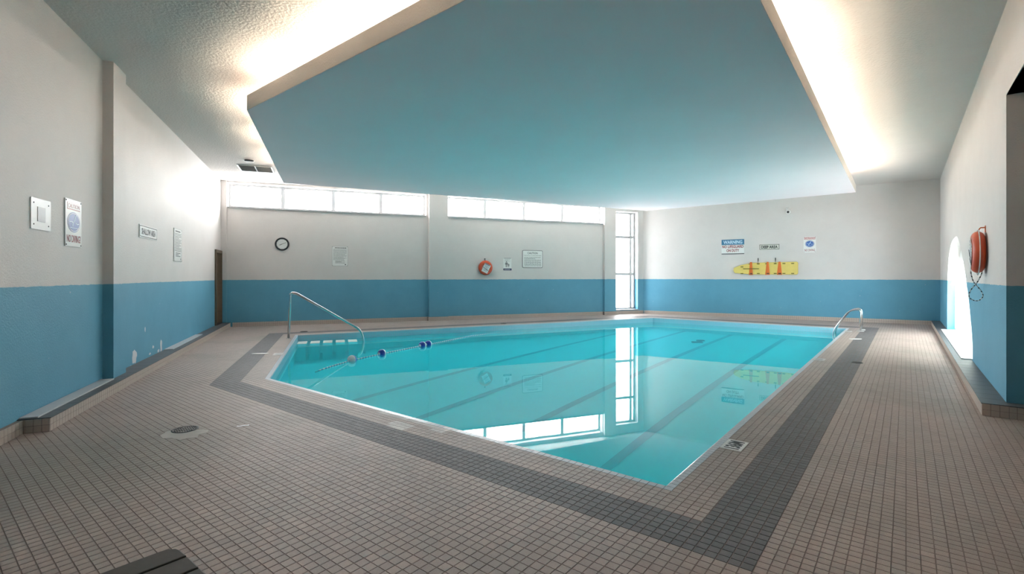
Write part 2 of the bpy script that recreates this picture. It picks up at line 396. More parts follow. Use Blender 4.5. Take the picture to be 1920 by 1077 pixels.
w3 = Wall(BK[0], BK[1] - BK[0]); wall_boxes(mb, w3, 0, (BK[1] - BK[0]).length, 0, TOPZ, 0.2)
wall_rear = tag(mb.build('wall_rear', M_WALL), kind='structure')

# ceiling with the hung soffit
RH = RN - TR * 9.2
ceil_poly = [BL, LE, BK[1], Vector((RH.x, -2.0)), RN, FR, BR]
mb = MB(); mb.prism([(p.x, p.y) for p in ceil_poly], ceil_z, lambda x, y: ceil_z(x, y) + 0.12)
ceiling = tag(mb.build('ceiling', M_CEIL), kind='structure')
mb = MB(); mb.prism([(p.x, p.y) for p in (RN, Vector((RH.x, -2.0)), BK[0], AL)], HEADER_Z, HEADER_Z + 0.12)
mb.build('alcove_ceiling', M_SOFFIT, ceiling)
SB, ST = 3.93, 4.15
def spx(px, py, z=SB):
    y = F * (z - CAMH) / (CY - py); return Vector(((px - CX) / F * y, y))
sA, sE, sD, sC = spx(463.5, 207.2), spx(532, 343.6), spx(1212, 395.5), spx(1604.5, 361)
def isect(p, d, q, e):
    k = ((q.x - p.x) * e.y - (q.y - p.y) * e.x) / (d.x * e.y - d.y * e.x)
    return p + d * k
sB = isect(sA, spx(874.6, 0) - sA, sC, spx(1424.6, 0) - sC)
SOF = [sA, sB, sC, sD, sE]
def offset_poly(poly, d):                            # outward for ccw polygons
    n = len(poly); out = []
    for i in range(n):
        a, b_, c = poly[i - 1], poly[i], poly[(i + 1) % n]
        e1 = (b_ - a).normalized(); e2 = (c - b_).normalized()
        n1 = Vector((e1.y, -e1.x)); n2 = Vector((e2.y, -e2.x))
        out.append(isect(a + n1 * d, e1, b_ + n2 * d, e2))
    return out
mb = MB(); mb.prism([(p.x, p.y) for p in SOF], SB, SB + 0.05); soffit = mb.build('soffit', M_SOFFIT, ceiling)
inn = offset_poly(SOF, -0.04); out_ = offset_poly(SOF, 0.004)
mb = MB()
for i in range(5):
    j = (i + 1) % 5; mb.prism([(p.x, p.y) for p in (out_[i], out_[j], inn[j], inn[i])], SB + 0.002, ST)
mb.build('fascia', M_FASCIA, soffit)
light_stop = offset_poly(SOF, -0.75)  # unseen box added so cove light is not lost above the soffit
mb = MB(); mb.prism([(p.x, p.y) for p in light_stop], SB + 0.05, lambda x, y: ceil_z(x, y) - 0.0); mb.build('cove_light_stop', M_CEIL, soffit)

# ------------------------------------------------------------------ deck: grout bed and tiles
P0 = POOL; P1 = offset_poly(POOL, TP); P2 = offset_poly(POOL, 6 * TP); P3 = offset_poly(POOL, 12 * TP)
bm = bmesh.new(); edges = []
for poly in (ROOM, P0):
    vs = [bm.verts.new((p.x, p.y, -0.0025)) for p in poly]; edges += [bm.edges.new((vs[i], vs[(i + 1) % len(vs)])) for i in range(len(vs))]
bmesh.ops.triangle_fill(bm, use_beauty=True, use_dissolve=False, edges=edges)
for f in bm.faces:
    if f.normal.z < 0: f.normal_flip()
me = bpy.data.meshes.new('floor'); bm.to_mesh(me); bm.free(); me.materials.append(M_GROUT)
floor = tag(link(me, 'floor'), kind='structure')

def inside(poly, p):
    n = len(poly); c = False
    for i in range(n):
        a, b_ = poly[i], poly[i - 1]
        if (a[1] > p[1]) != (b_[1] > p[1]) and p[0] < (b_[0] - a[0]) * (p[1] - a[1]) / (b_[1] - a[1]) + a[0]: c = not c
    return c
def halfplanes(poly):
    hp = []
    for i in range(len(poly)):
        a, b_ = poly[i], poly[(i + 1) % len(poly)]; e = (b_ - a).normalized(); hp.append((a.x, a.y, -e.y, e.x))   # inward normal of ccw
    return hp
def clip(pts, h, sign=1):
    out = []; n = len(pts)
    for i in range(n):
        p, q = pts[i], pts[(i + 1) % n]
        dp = sign * ((p[0] - h[0]) * h[2] + (p[1] - h[1]) * h[3]); dq = sign * ((q[0] - h[0]) * h[2] + (q[1] - h[1]) * h[3])
        if dp >= 0: out.append(p)
        if (dp >= 0) != (dq >= 0):
            t = dp / (dp - dq); out.append((p[0] + (q[0] - p[0]) * t, p[1] + (q[1] - p[1]) * t))
    return out
def area(pts): return 0.5 * sum(pts[i][0] * pts[(i + 1) % len(pts)][1] - pts[(i + 1) % len(pts)][0] * pts[i][1] for i in range(len(pts)))
HP1, HP2, HP3 = halfplanes(P1), halfplanes(P2), halfplanes(P3)
def depth_in(hp, p): return min((p[0] - h[0]) * h[2] + (p[1] - h[1]) * h[3] for h in hp)
def difference(pts, hp):                             # pts minus the convex polygon
    rest = pts; out = []
    for h in hp:
        o = clip(rest, h, -1)
        if len(o) > 2 and area(o) > 2e-5: out.append(o)
        rest = clip(rest, h, 1)
        if len(rest) < 3: break
    return out
def intersect(pts, hp):
    for h in hp:
        pts = clip(pts, h, 1)
        if len(pts) < 3: return []
    return [pts] if area(pts) > 2e-5 else []
GAP = 0.0016
def shrink(pts, d):
    n = len(pts); cx = sum(p[0] for p in pts) / n; cy = sum(p[1] for p in pts) / n; out = []
    for p in pts:
        l = math.hypot(p[0] - cx, p[1] - cy); k = max(0.1, (l - d * 1.414) / l) if l > 1e-6 else 1
        out.append((cx + (p[0] - cx) * k, cy + (p[1] - cy) * k))
    return out
def tile_geo(mb, pts, z=0.0, h=0.004, mi=0):
    a, b_ = shrink(pts, GAP), shrink(pts, GAP + 0.0012); n = len(pts)
    mb.add([(p[0], p[1], z - h) for p in a] + [(p[0], p[1], z) for p in b_],
           [tuple(range(n, 2 * n))] + [(i, (i + 1) % n, n + (i + 1) % n, n + i) for i in range(n)], mi)
def cell(i, j, o=pB):
    q = [o + U * (TP * a) + V * (TP * c) for a, c in ((i, j), (i + 1, j), (i + 1, j + 1), (i, j + 1))]
    return [(p.x, p.y) for p in q]
# faded depth sign set in paler tiles beside the long near edge
pale_polys = [[gpx(*p) for p in ((706, 772), (735, 766), (850, 803), (828, 811))], [gpx(*p) for p in ((721, 795), (747, 788), (785, 800), (759, 807))]]
def pix(x, y, z=0.0): return (CX + F * x / y, CY + F * (CAMH - z) / y)
cands = []; mbs = {'beige': MB(), 'grey': MB()}; pale_cells = []
uR = [(p - pB).dot(U) for p in ROOM]; vR = [(p - pB).dot(V) for p in ROOM]
half = TP * 0.72
for i in range(int(min(uR) / TP) - 1, int(max(uR) / TP) + 1):
    for j in range(int(min(vR) / TP) - 1, int(max(vR) / TP) + 1):
        c = pB + U * (TP * (i + .5)) + V * (TP * (j + .5)); cp = (c.x, c.y)
        if c.y < -0.4: continue
        d1 = depth_in(HP1, cp)
        if d1 > half: continue
        if not inside(ROOM, cp): continue
        d2, d3 = depth_in(HP2, cp), depth_in(HP3, cp)
        pts = cell(i, j)
        full = None; pieces = []
        if d3 < -half: full = 'beige'
        elif d3 > half and d2 < -half: full = 'grey'
        elif d2 > half and d1 < -half: full = 'beige'
        else:
            for q in difference(pts, HP3): pieces.append(('beige', q))
            for q in intersect(pts, HP3):
                for q2 in difference(q, HP2): pieces.append(('grey', q2))
                for q2 in intersect(q, HP2):
                    for q3 in difference(q2, HP1): pieces.append(('beige', q3))
            if len(pieces) == 1 and area(pieces[0][1]) > 0.98 * TP * TP: full = pieces[0][0]; pieces = []
        if full:
            if full == 'beige' and d2 > -half and any(inside(pp, cp) for pp in pale_polys): pale_cells.append(pts); continue
            x, y = pix(*cp)
            if c.y > 1 and 10 < x < 1910 and 520 < y < 1072: cands.append((F * F * CAMH * TP * TP / c.y ** 3, i, j, full))
            else: tile_geo(mbs[full], pts)
        for k, q in pieces: tile_geo(mbs[k], q)
cands.sort(reverse=True)
protos = {}
for k, m in (('beige', M_BEIGE), ('grey', M_GREY)):
    pm = MB(); sq = [(-TP / 2, -TP / 2), (TP / 2, -TP / 2), (TP / 2, TP / 2), (-TP / 2, TP / 2)]; tile_geo(pm, sq); protos[k] = pm.mesh('tile', m)
rot = math.atan2(U.y, U.x)
for a, i, j, k in cands[:300]:
    c = pB + U * (TP * (i + .5)) + V * (TP * (j + .5))
    o = link(protos[k], 'tile', floor); o.location = (c.x, c.y, random.uniform(-0.0004, 0.0003)); o.rotation_euler = (random.uniform(-.003, .003), random.uniform(-.003, .003), rot)
for a, i, j, k in cands[300:]: tile_geo(mbs[k], cell(i, j), random.uniform(-0.0004, 0.0003))
tag(mbs['beige'].build('beige_tiles', M_BEIGE, floor, fix=False), kind='stuff')
tag(mbs['grey'].build('charcoal_tiles', M_GREY, floor, fix=False), kind='stuff')
pm = MB(); tile_geo(pm, [(-TP / 2, -TP / 2), (TP / 2, -TP / 2), (TP / 2, TP / 2), (-TP / 2, TP / 2)]); pm = pm.mesh('pale_tile', M_PALE)
for pts in pale_cells:
    o = link(pm, 'pale_tile', floor); o.location = (sum(p[0] for p in pts) / 4, sum(p[1] for p in pts) / 4, 0); o.rotation_euler.z = rot

# ------------------------------------------------------------------ pool
pool = tag(empty('swimming_pool', (pB.x + 3, pB.y + 6, 0)), 'five-sided in-ground swimming pool full of clear teal water', 'pool')
pool_off = Vector(pool.location)
def pbuild(mb, name, m, par=None, **kw):
    o = mb.build(name, m, None, **kw)
    for v in o.data.vertices: v.co -= pool_off
    o.parent = par or pool; return o
def floor_z(y): return -0.35 - 0.55 * math.exp(-(y - 6.3) / 5.0)
mb = MB()
outp = offset_poly(POOL, 0.2)
for i in range(5):
    j = (i + 1) % 5; mb.prism([(p.x, p.y) for p in (outp[i], outp[j], P0[j], P0[i])], -1.8, -0.01)
pbuild(mb, 'basin_wall', M_POOLBASE)
# shelving floor
mb = MB(); NY = 28; ys = [3.3 + (18.3 - 3.3) * k / NY for k in range(NY + 1)]
for k in range(NY):
    strip = [(-7, ys[k]), (12, ys[k]), (12, ys[k + 1]), (-7, ys[k + 1])]
    for q in intersect(strip, halfplanes(outp)):
        mb.add([(x, y, floor_z(y)) for x, y in q], [tuple(range(len(q)))])
pbuild(mb, 'pool_floor', M_POOLBASE)
for vo in (1.60, 3.15, 4.70, 6.25):
    mb = MB(); n = 40
    for k in range(n):
        q = [pB + U * (a * 16.0 / n - 0.5) + V * (vo + s) for a, s in ((k, -.07), (k + 1, -.07), (k + 1, .07), (k, .07))]
        for r in intersect([(p.x, p.y) for p in q], halfplanes(P0)):
            mb.add([(x, y, floor_z(y) + 0.006) for x, y in r], [tuple(range(len(r)))])
    pbuild(mb, 'lane_line', M_LANE)
for px, py, l in ((1307, 643.2, 0.30), (1313.5, 640.2, 0.22)):
    y = 14.0
    for _ in range(20): y = F * (CAMH - floor_z(y)) / (py - CY)
    mb = MB(); mb.box(((px - CX) / F * y, y, floor_z(y) + 0.02), (l, 0.12, 0.03)); mb.box(((px - CX) / F * y, y, floor_z(y) + 0.036), (l * .8, 0.08, 0.01))
    pbuild(mb, 'main_drain', M_DRAIN)
# waterline tiles on the basin walls
mb = MB()
for i in range(5):
    a, b_ = P0[i], P0[(i + 1) % 5]; e = (b_ - a); n = int(e.length / TP); e.normalize(); inn_ = Vector((-e.y, e.x)); tp = (b_ - a).length / n
    for k in range(n):
        for r in range(4):
            z1 = -0.012 - r * TP; g = 0.002
            q0, q1 = a + e * (k * tp + g), a + e * ((k + 1) * tp - g); o1 = inn_ * 0.005
            vs = [(q0.x, q0.y, z1 - TP + g), (q1.x, q1.y, z1 - TP + g), (q1.x, q1.y, z1 - g), (q0.x, q0.y, z1 - g)]
            mb.add(vs + [(x + o1.x, y + o1.y, z) for x, y, z in vs], [(4, 5, 6, 7), (0, 1, 5, 4), (1, 2, 6, 5), (2, 3, 7, 6), (3, 0, 4, 7)])
tag(pbuild(mb, 'waterline_tiles', M_POOLWALL, fix=False), kind='stuff')
# coping tiles
cop = []
for i in range(5):
    a, b_ = P0[i], P0[(i + 1) % 5]; e = (b_ - a); n = round(e.length / TP); tp = e.length / n; e.normalize(); o1 = Vector((e.y, -e.x))
    for k in range(n):
        c = a + e * (tp * (k + .5)) + o1 * (TP / 2 - 0.004); x, y = pix(c.x, c.y)
        s = F * F * CAMH * TP * TP / c.y ** 3 if 0 < x < 1920 and y < 1077 else 0
        cop.append((s, c, math.atan2(e.y, e.x), tp))
cop.sort(key=lambda t: -t[0])
def cop_geo(mb, c, ang, tp):
    l, w = tp / 2 - 0.0026, TP / 2 + 0.002; m = Matrix.Rotation(ang, 2)
    prof = [(-w, -.004), (-w, .0), (w - .012, .0015), (w - .004, -.0015), (w, -.008), (w, -.022)]
    vs = []
    for x in (-l, l):
        for yy, z in prof:
            q = m @ Vector((x, yy)); vs.append((c[0] + q.x, c[1] + q.y, z))
    n = len(prof)
    mb.add(vs, [(k, n + k, n + k + 1, k + 1) for k in range(n - 1)] + [tuple(range(n)), tuple(range(2 * n - 1, n - 1, -1))])
cmesh = {}
for s, c, ang, tp in cop[:300]:
    key = round(ang, 3)
    if key not in cmesh: mb = MB(); cop_geo(mb, (0, 0), 0, tp); cmesh[key] = mb.mesh('coping_tile', M_COPING)
    o = link(cmesh[key], 'coping_tile', pool); o.location = (c.x - pool_off.x, c.y - pool_off.y, 0); o.rotation_euler.z = ang
mb = MB()
for s, c, ang, tp in cop[300:]: cop_geo(mb, (c.x, c.y), ang, tp)
tag(pbuild(mb, 'coping_tiles', M_COPING, fix=False), kind='stuff')
mb = MB()
for i in range(5):
    p, a, b_ = P0[i], P0[i - 1], P0[(i + 1) % 5]; e1 = (p - a).normalized(); e2 = (b_ - p).normalized()
    q = [p, p + Vector((e1.y, -e1.x)) * (TP - .004), P1[i], p + Vector((e2.y, -e2.x)) * (TP - .004)]
    mb = MB(); mb.prism([(v.x, v.y) for v in q], -.02, .0005); pbuild(mb, 'coping_tile', M_COPING)
# entry steps in the shallow corner
eAE = (pE - pA).normalized(); nAE = Vector((eAE.y, -eAE.x)); eED = (pD - pE).normalized()
for k in range(5):
    mb = MB(); s0 = 0.02 + k * 0.30; z = WATER_Z - 0.004 - .0004 * k
    q = [pE + nAE * s0 - eAE * 0.10 , pE + nAE * (s0 + .22) - eAE * 0.10, pE + nAE * (s0 + .22) - eAE * 0.95, pE + nAE * s0 - eAE * .95]
    mb.prism([(p.x, p.y) for p in reversed(q)], floor_z(12), z); st = pbuild(mb, 'step', M_POOLBASE)
    mb = MB(); q2 = [q[0], q[1], q[1] - eAE * 0.5, q[0] - eAE * 0.5]
    mb.prism([(p.x, p.y) for p in reversed(q2)], z, z + 0.008); o = mb.build('tread', M_STEP); 
    for v in o.data.vertices: v.co -= pool_off
    o.parent = st
# water surface
mb = MB(); wp = offset_poly(POOL, -0.0055)
mb.add([(p.x, p.y, WATER_Z) for p in wp], [tuple(range(5))]); pbuild(mb, 'water', M_WATER)

# ------------------------------------------------------------------ kerbs along the walls
def kerb(name, w, a0, a1, depth, h, near_cap=False, cap=True, tile_rows=2, seen=True):
    mb = MB(); q = [w.pt(a0), w.pt(a1), w.pt(a1, depth - .004), w.pt(a0, depth - .004)]
    mb.prism([(p.x, p.y) for p in q], 0, h - .003); root = tag(mb.build(name, M_GROUT), kind='structure')
    th = h / tile_rows; n = max(1, round((a1 - a0) / TP)); tw = (a1 - a0) / n
    mb = MB()
    for k in range(n):
        for r in range(tile_rows):
            c = w.pt(a0 + tw * (k + .5), depth - .003, th * (r + .5)); m = w.mat((0, 0, 0)).to_3x3()
            mb.box(c, (tw - .004, .007, th - .004), m)
    tag(mb.build('face_tiles', M_KERB, root, fix=False), kind='stuff')
    if cap:
        nc = max(1, round((a1 - a0) / 0.30)); tc = (a1 - a0) / nc
        for k in range(nc):
            mb = MB(); c = w.pt(a0 + tc * (k + .5), depth / 2 + .002, h + .001); mb.box(c, (tc - .004, depth + .006, .008), w.mat((0, 0, 0)).to_3x3())
            mb.build('capping_tile', M_KERBTOP, root)
    return root
aLk = WL.along(24) - 0.0
q = gpx(74.4, 811); aLk = (Vector((q.x, q.y)) - WL.p).dot(WL.t)
kl = kerb('baseboard_left', WL, aLk, 17.9 - 0.05, 0.25, KH)
# face tiles on the near end of the left kerb
def end_tiles(root, w, a, depth, h, sgn):
    n = round(depth / (TP * 1.02)); tw = depth / n
    for k in range(n):
        for r in range(2):
            mb = MB(); c = w.pt(a + sgn * .003, tw * (k + .5), h / 2 * (r + .5)); mb.box(c, (.008, tw - .005, h / 2 - .005), w.mat((0, 0, 0)).to_3x3()); mb.build('tile', M_KERB, root)
end_tiles(kl, WL, aLk, 0.25, KH, -1)
kn = kerb('baseboard_left', WL, 0.3, aLk - 0.01, 0.05, KH, cap=False)
kb = kerb('baseboard_back', WBK, 0.30, 15.0 - 0.02, 0.05, KH, cap=False)
kf = kerb('baseboard_far', WF, 0.05, LF - 0.0, 0.05, KH, cap=False)
kr = kerb('baseboard_right', WR, 0.05, 12.62 + 0.19, 0.21, KH)
end_tiles(kr, WR, 12.62 + 0.19, 0.21, KH, 1)
ke = kerb('baseboard_alcove', WE, 0.0, 5.4, 0.19, KH)
# pale slabs let into the kerb tops
def kerb_slab(w, a0, a1, o0, o1, z, label, par=None):
    mb = MB(); q = [w.pt(a0, o0), w.pt(a1, o0), w.pt(a1, o1), w.pt(a0, o1)]
    mb.prism([(p.x, p.y) for p in q], z, z + .014); o = mb.build('sill_slab', M_SLAB); bevelled(o, .003)
    return tag(o, label, 'slab')
kerb_slab(WL, aLk + .02, WL.along(191) - 0.05, 0.005, 0.15, KH + .005, 'long grey slab on the left kerb between its near end and the pillar')
kerb_slab(WL, WL.along(307), WL.along(366), 0.005, 0.15, KH + .005, 'grey slab on the left kerb between the bare plaster patches and the door')
sl = aN - aF
for k in range(2):
    kerb_slab(WR, aF + 0.15 + sl * .48 * k, aF + .1 + sl * .48 * (k + 1), -0.17, 0.13, KH + .005, ['white slab on the window sill of the arched window, towards the far wall', 'white slab on the window sill of the arched window, towards the life ring'][k])

# ------------------------------------------------------------------ pilasters
def pilaster(name, w, a0, a1, out, z0=0.0):
    mb = MB(); q = [w.pt(a0, -.02), w.pt(a1, -.02), w.pt(a1, out), w.pt(a0, out)]
    mb.prism([(p.x, p.y) for p in q], z0, TOPZ - .1); o = tag(mb.build(name, M_WALL), kind='structure')
    if z0 > 0 and w is WBK:
        a0_, a1_ = max(a0 - .04, .0), a1 + .04; q = [w.pt(a0_, .0), w.pt(a1_, .0), w.pt(a1_, out + .045), w.pt(a0_, out + .045)]
        mb = MB(); mb.prism([(p.x, p.y) for p in q], 0, z0 - .004); mb.build('kerb_base', M_GROUT, o)
        n = max(2, round((a1_ - a0_) / TP)); tw = (a1_ - a0_) / n
        for k in range(n):
            mb = MB()
            for rr in range(2): mb.box(w.pt(a0_ + tw * (k + .5), out + .047, z0 / 2 * (rr + .5)), (tw - .004, .007, z0 / 2 - .004), w.mat((0, 0, 0)).to_3x3())
            mb.build('base_tile', M_KERB, o)
    return o
aP = WL.along(191.5)
pilaster('trim_1', WL, aP + 0.01, aP + 0.47, 0.12, KH)
pilaster('trim_2', WBK, wx[803], wx[838], 0.16, KH)
pilaster('trim_3', WBK, wx[1130] + .02, wx[1152], 0.12, KH)
pilaster('trim_4', WBK, 0.0, wx[424] + .02, 0.06, KH)

# ------------------------------------------------------------------ windows and daylight portals
def portal(w, a0, a1, z0, z1, out):
    l = bpy.data.lights.new('daylight_portal', 'AREA'); l.shape = 'RECTANGLE'; l.size = a1 - a0; l.size_y = z1 - z0
    l.cycles.is_portal = True
    o = bpy.data.objects.new('daylight_portal', l); COL.objects.link(o)
    c = w.pt((a0 + a1) / 2, out, (z0 + z1) / 2); n = Vector((w.n.x, w.n.y, 0)); t = Vector((w.t.x, w.t.y, 0))
    m = Matrix.Identity(4); m.col[2][:3] = -n; m.col[0][:3] = t; m.col[1][:3] = (-n).cross(t); m.col[3][:3] = c; o.matrix_world = m
def window(name, w, a0, a1, z0, z1, vbars=(), hbars=(), inset=-0.25, fw=0.05, edge=0.065, glass=None):
    c = w.pt(a0, 0, 0); m = w.mat(c); root = empty(name, mat=m); tag(root, kind='structure')
    L = a1 - a0; y = -inset; mb = MB()
    for x0, x1, za, zb in ((0, L, z0, z0 + edge), (0, L, z1 - edge, z1), (0, edge, z0 + edge, z1 - edge), (L - edge, L, z0 + edge, z1 - edge)):
        mb.box(((x0 + x1) / 2, y, (za + zb) / 2), (x1 - x0, 0.07, zb - za))
    mb.build('window_frame', M_FRAME, root)
    for b in vbars:
        mb = MB(); mb.box((b - a0, y, (z0 + z1) / 2), (fw, 0.08, z1 - z0 - 2 * edge)); mb.build('mullion', M_FRAME, root)
    for h in hbars:
        mb = MB(); mb.box((L / 2, y, h), (L - 2 * edge, 0.07, fw)); mb.build('transom', M_FRAME, root)
    xs = [a0, *vbars, a1]; zs = [z0, *hbars, z1]
    for i in range(len(xs) - 1):
        for j in range(len(zs) - 1):
            mb = MB(); p0, p1 = xs[i] - a0 + .02, xs[i + 1] - a0 - .02; q0, q1 = zs[j] + .02, zs[j + 1] - .02
            mb.add([(p0, y, q0), (p1, y, q0), (p1, y, q1), (p0, y, q1)], [(0, 1, 2, 3)]); mb.build('pane', glass or M_GLASS, root)
    mb = MB(); mb.box((L / 2, y / 2 - .02, z0 - .012), (L, y + .06, .03)); mb.build('window_sill', M_FRAME, root)
    portal(w, a0, a1, z0, z1, inset - 0.08)
    return root
window('window_1', WBK, wx[427], wx[799], SILL, WTOP, [(wx[527] + wx[533]) / 2, (wx[622] + wx[629]) / 2, (wx[713] + wx[718]) / 2], fw=0.115)
window('window_2', WBK, wx[838], wx[1130], SILL, WTOP, [(wx[911] + wx[915]) / 2, (wx[984] + wx[989]) / 2, (wx[1057] + wx[1061]) / 2], fw=0.115)
zt = [WBK.at(1170, y).z for y in (514, 444)]
window('window_3', WBK, wx[1152], wx[1196], KH + .05, 4.10, [wx[1196] - 0.20], zt, fw=0.10, glass=M_GLASSDK)
# arched window: rectangular glazing behind the arch
c = WR.pt(aF, 0, 0); root = tag(empty('window_4', mat=WR.mat(c)), kind='structure'); L = aN - aF; y = RTH + .03
mb = MB()
for x0, x1, za, zb in ((-.1, L + .1, KH, KH + .05), (-.1, L + .1, ARCH_TOP, ARCH_TOP + .08)): mb.box(((x0 + x1) / 2, y, (za + zb) / 2), (x1 - x0, .06, zb - za))
mb.build('window_frame', M_METAL, root)
GT = 1.86
mb = MB(); mb.box((L / 2, y + .01, (GT + ARCH_TOP + .1) / 2), (L + .2, .08, ARCH_TOP + .1 - GT)); mb.build('head_panel', M_WHITE, root)
nb = 8
for k in range(nb + 1):
    mb = MB(); mb.box((L * k / nb, y, (KH + GT) / 2), (.05 if k % 2 else .09, .06, GT - KH)); mb.build('mullion', M_FRAME, root)
for k in range(nb):
    mb = MB(); p0, p1 = L * k / nb + .02, L * (k + 1) / nb - .02
    mb.add([(p0, y, KH + .05), (p1, y, KH + .05), (p1, y, GT), (p0, y, GT)], [(0, 1, 2, 3)]); mb.build('pane', M_GLASS, root)
ns = 34
for k in range(ns):                                  # vertical blind slats drawn across the glass
    mb = MB(); x = (k + .5) * L / ns; mb.box((x, y - .05, (KH + GT) / 2 + .02), (L / ns * 1.04, .003, GT - KH - .05), Matrix.Rotation(.38, 3, 'Z')); mb.build('blind_slat', M_BLIND, root)
portal(WR, aF, aN, KH, GT, -RTH - .12)

# door in the left wall
d0, d1 = WL.along(402.5), WL.along(414.5); m = WL.mat(WL.pt(d0, 0, 0)); droot = tag(empty('door_1', mat=m), kind='structure'); L = d1 - d0
mb = MB()
for x0, x1, za, zb in ((0, .10, KH, 2.26), (L - .07, L, KH, 2.26), (.10, L - .07, 2.17, 2.26)): mb.box(((x0 + x1) / 2, .09, (za + zb) / 2), (x1 - x0, .26, zb - za))
mb.build('door_frame', M_BROWN, droot)
mb = MB(); mb.box((L / 2, .16, (KH + 2.17) / 2), (L - .17, .05, 2.17 - KH)); dl = mb.build('door_leaf', M_DKBROWN, droot)
mb = MB(); mb.lathe([(.03, .13), (.03, .10), (.012, .095), (.012, .07)], 12, 'y', c=(.18, 0, 1.1)); mb.build('handle', M_CHROME, dl)
mb = MB(); mb.box((L / 2, .05, KH + .005), (L - .17, .2, .02)); mb.build('threshold', M_METAL, droot)

# bare plaster showing through the blue paint of the left wall
def chip(px, py, sx, sz, seed, w=WL):
    r = random.Random(seed); q = w.at(px, py); n = 16; pts = []
    for k in range(n):
        a = 2 * math.pi * k / n; rr = 0.62 + 0.5 * r.random(); pts.append((sx * rr * math.cos(a), sz * rr * math.sin(a)))
    mb = MB(); mb.slab(pts, 0.0, -.0012); o = mb.build('paint_chip', M_CHIP, wall_left); o.matrix_world = w.mat(q)
for k, (px, py, sx, sz) in enumerate(((252, 669, .115, .125), (302, 650, .065, .15), (287, 651, .05, .03), (297, 658, .07, .03), (246, 688, .05, .03), (281, 664, .05, .02), (219, 637, .02, .05), (272, 618, .03, .05), (213, 690, .02, .05), (218, 702, .03, .02))): chip(px, py, sx, sz, k)

# ------------------------------------------------------------------ signs
def sign_frame(w, corners):
    q = [w.at(*c) for c in corners]; c = sum(q, Vector()) / 4
    wd = ((q[1] - q[0]).to_2d().length + (q[2] - q[3]).to_2d().length) / 2; h = ((q[0] - q[3]).z + (q[1] - q[2]).z) / 2
    return w.mat(c), wd, h
def panel(root, wd, h, m, name='panel', th=.012, y=0, cx=0, cz=0, rnd=0.0):
    mb = MB()
    if rnd:
        pts = []
        for sx, sz, a0 in ((1, -1, -90), (1, 1, 0), (-1, 1, 90), (-1, -1, 180)):
            for k in range(5):
                a = math.radians(a0 + 22.5 * k); pts.append((cx + sx * (wd / 2 - rnd) + rnd * math.cos(a), cz + sz * (h / 2 - rnd) + rnd * math.sin(a)))
        mb.slab(pts, y - th, y)
    else: mb.box((cx, y - th / 2, cz), (wd, th, h))
    return mb.build(name, m, root)
def screws(root, wd, h, y=-.012, r=.009, inset=.02):
    for sx in (-1, 1):
        for sz in (-1, 1):
            mb = MB(); mb.lathe([(r, y + .001), (r, y - .002), (r * .5, y - .004)], 8, 'y', c=(sx * (wd / 2 - inset), 0, sz * (h / 2 - inset))); mb.build('screw', M_METAL, root)
def border(root, wd, h, t, m, y=-.0125, inset=.012, name='border'):
    mb = MB(); a, b_ = wd / 2 - inset, h / 2 - inset
    for cx_, cz, dx, dz in ((0, b_ - t / 2, 2 * a, t), (0, -b_ + t / 2, 2 * a, t), (-a + t / 2, 0, t, 2 * b_), (a - t / 2, 0, t, 2 * b_)): mb.box((cx_, y, cz), (dx, .001, dz))
    return mb.build(name, m, root)
def print_lines(root, wd, z0, z1, n, m, seed, y=-.0125, t=.4, fill=.86):
    r = random.Random(seed); mb = MB(); dz = (z0 - z1) / n
    for k in range(n):
        x = -wd / 2; end = wd / 2 * (1 if r.random() < .7 else r.uniform(.2, .9)); z = z0 - dz * (k + .5)
        while x < end:
            l = min(r.uniform(.03, .11) * wd, end - x); mb.box((x + l / 2, y, z), (l, .001, dz * t)); x += l + .018 * wd
    return mb.build('small_print', m, root)
def disc(mb, cx_, cz, r, y, n=28, sx=1.0, mi=0, th=.0012):
    mb.slab([(cx_ + r * sx * math.cos(2 * math.pi * k / n), cz + r * math.sin(2 * math.pi * k / n)) for k in range(n)], y - th, y, mi)
def bar(mb, p, q, t, y, mi=0, th=.001):
    p, q = Vector(p), Vector(q); d = (q - p).normalized(); n = Vector((-d.y, d.x)) * t / 2
    mb.slab([tuple(p - n), tuple(q - n), tuple(q + n), tuple(p + n)], y - th, y, mi)
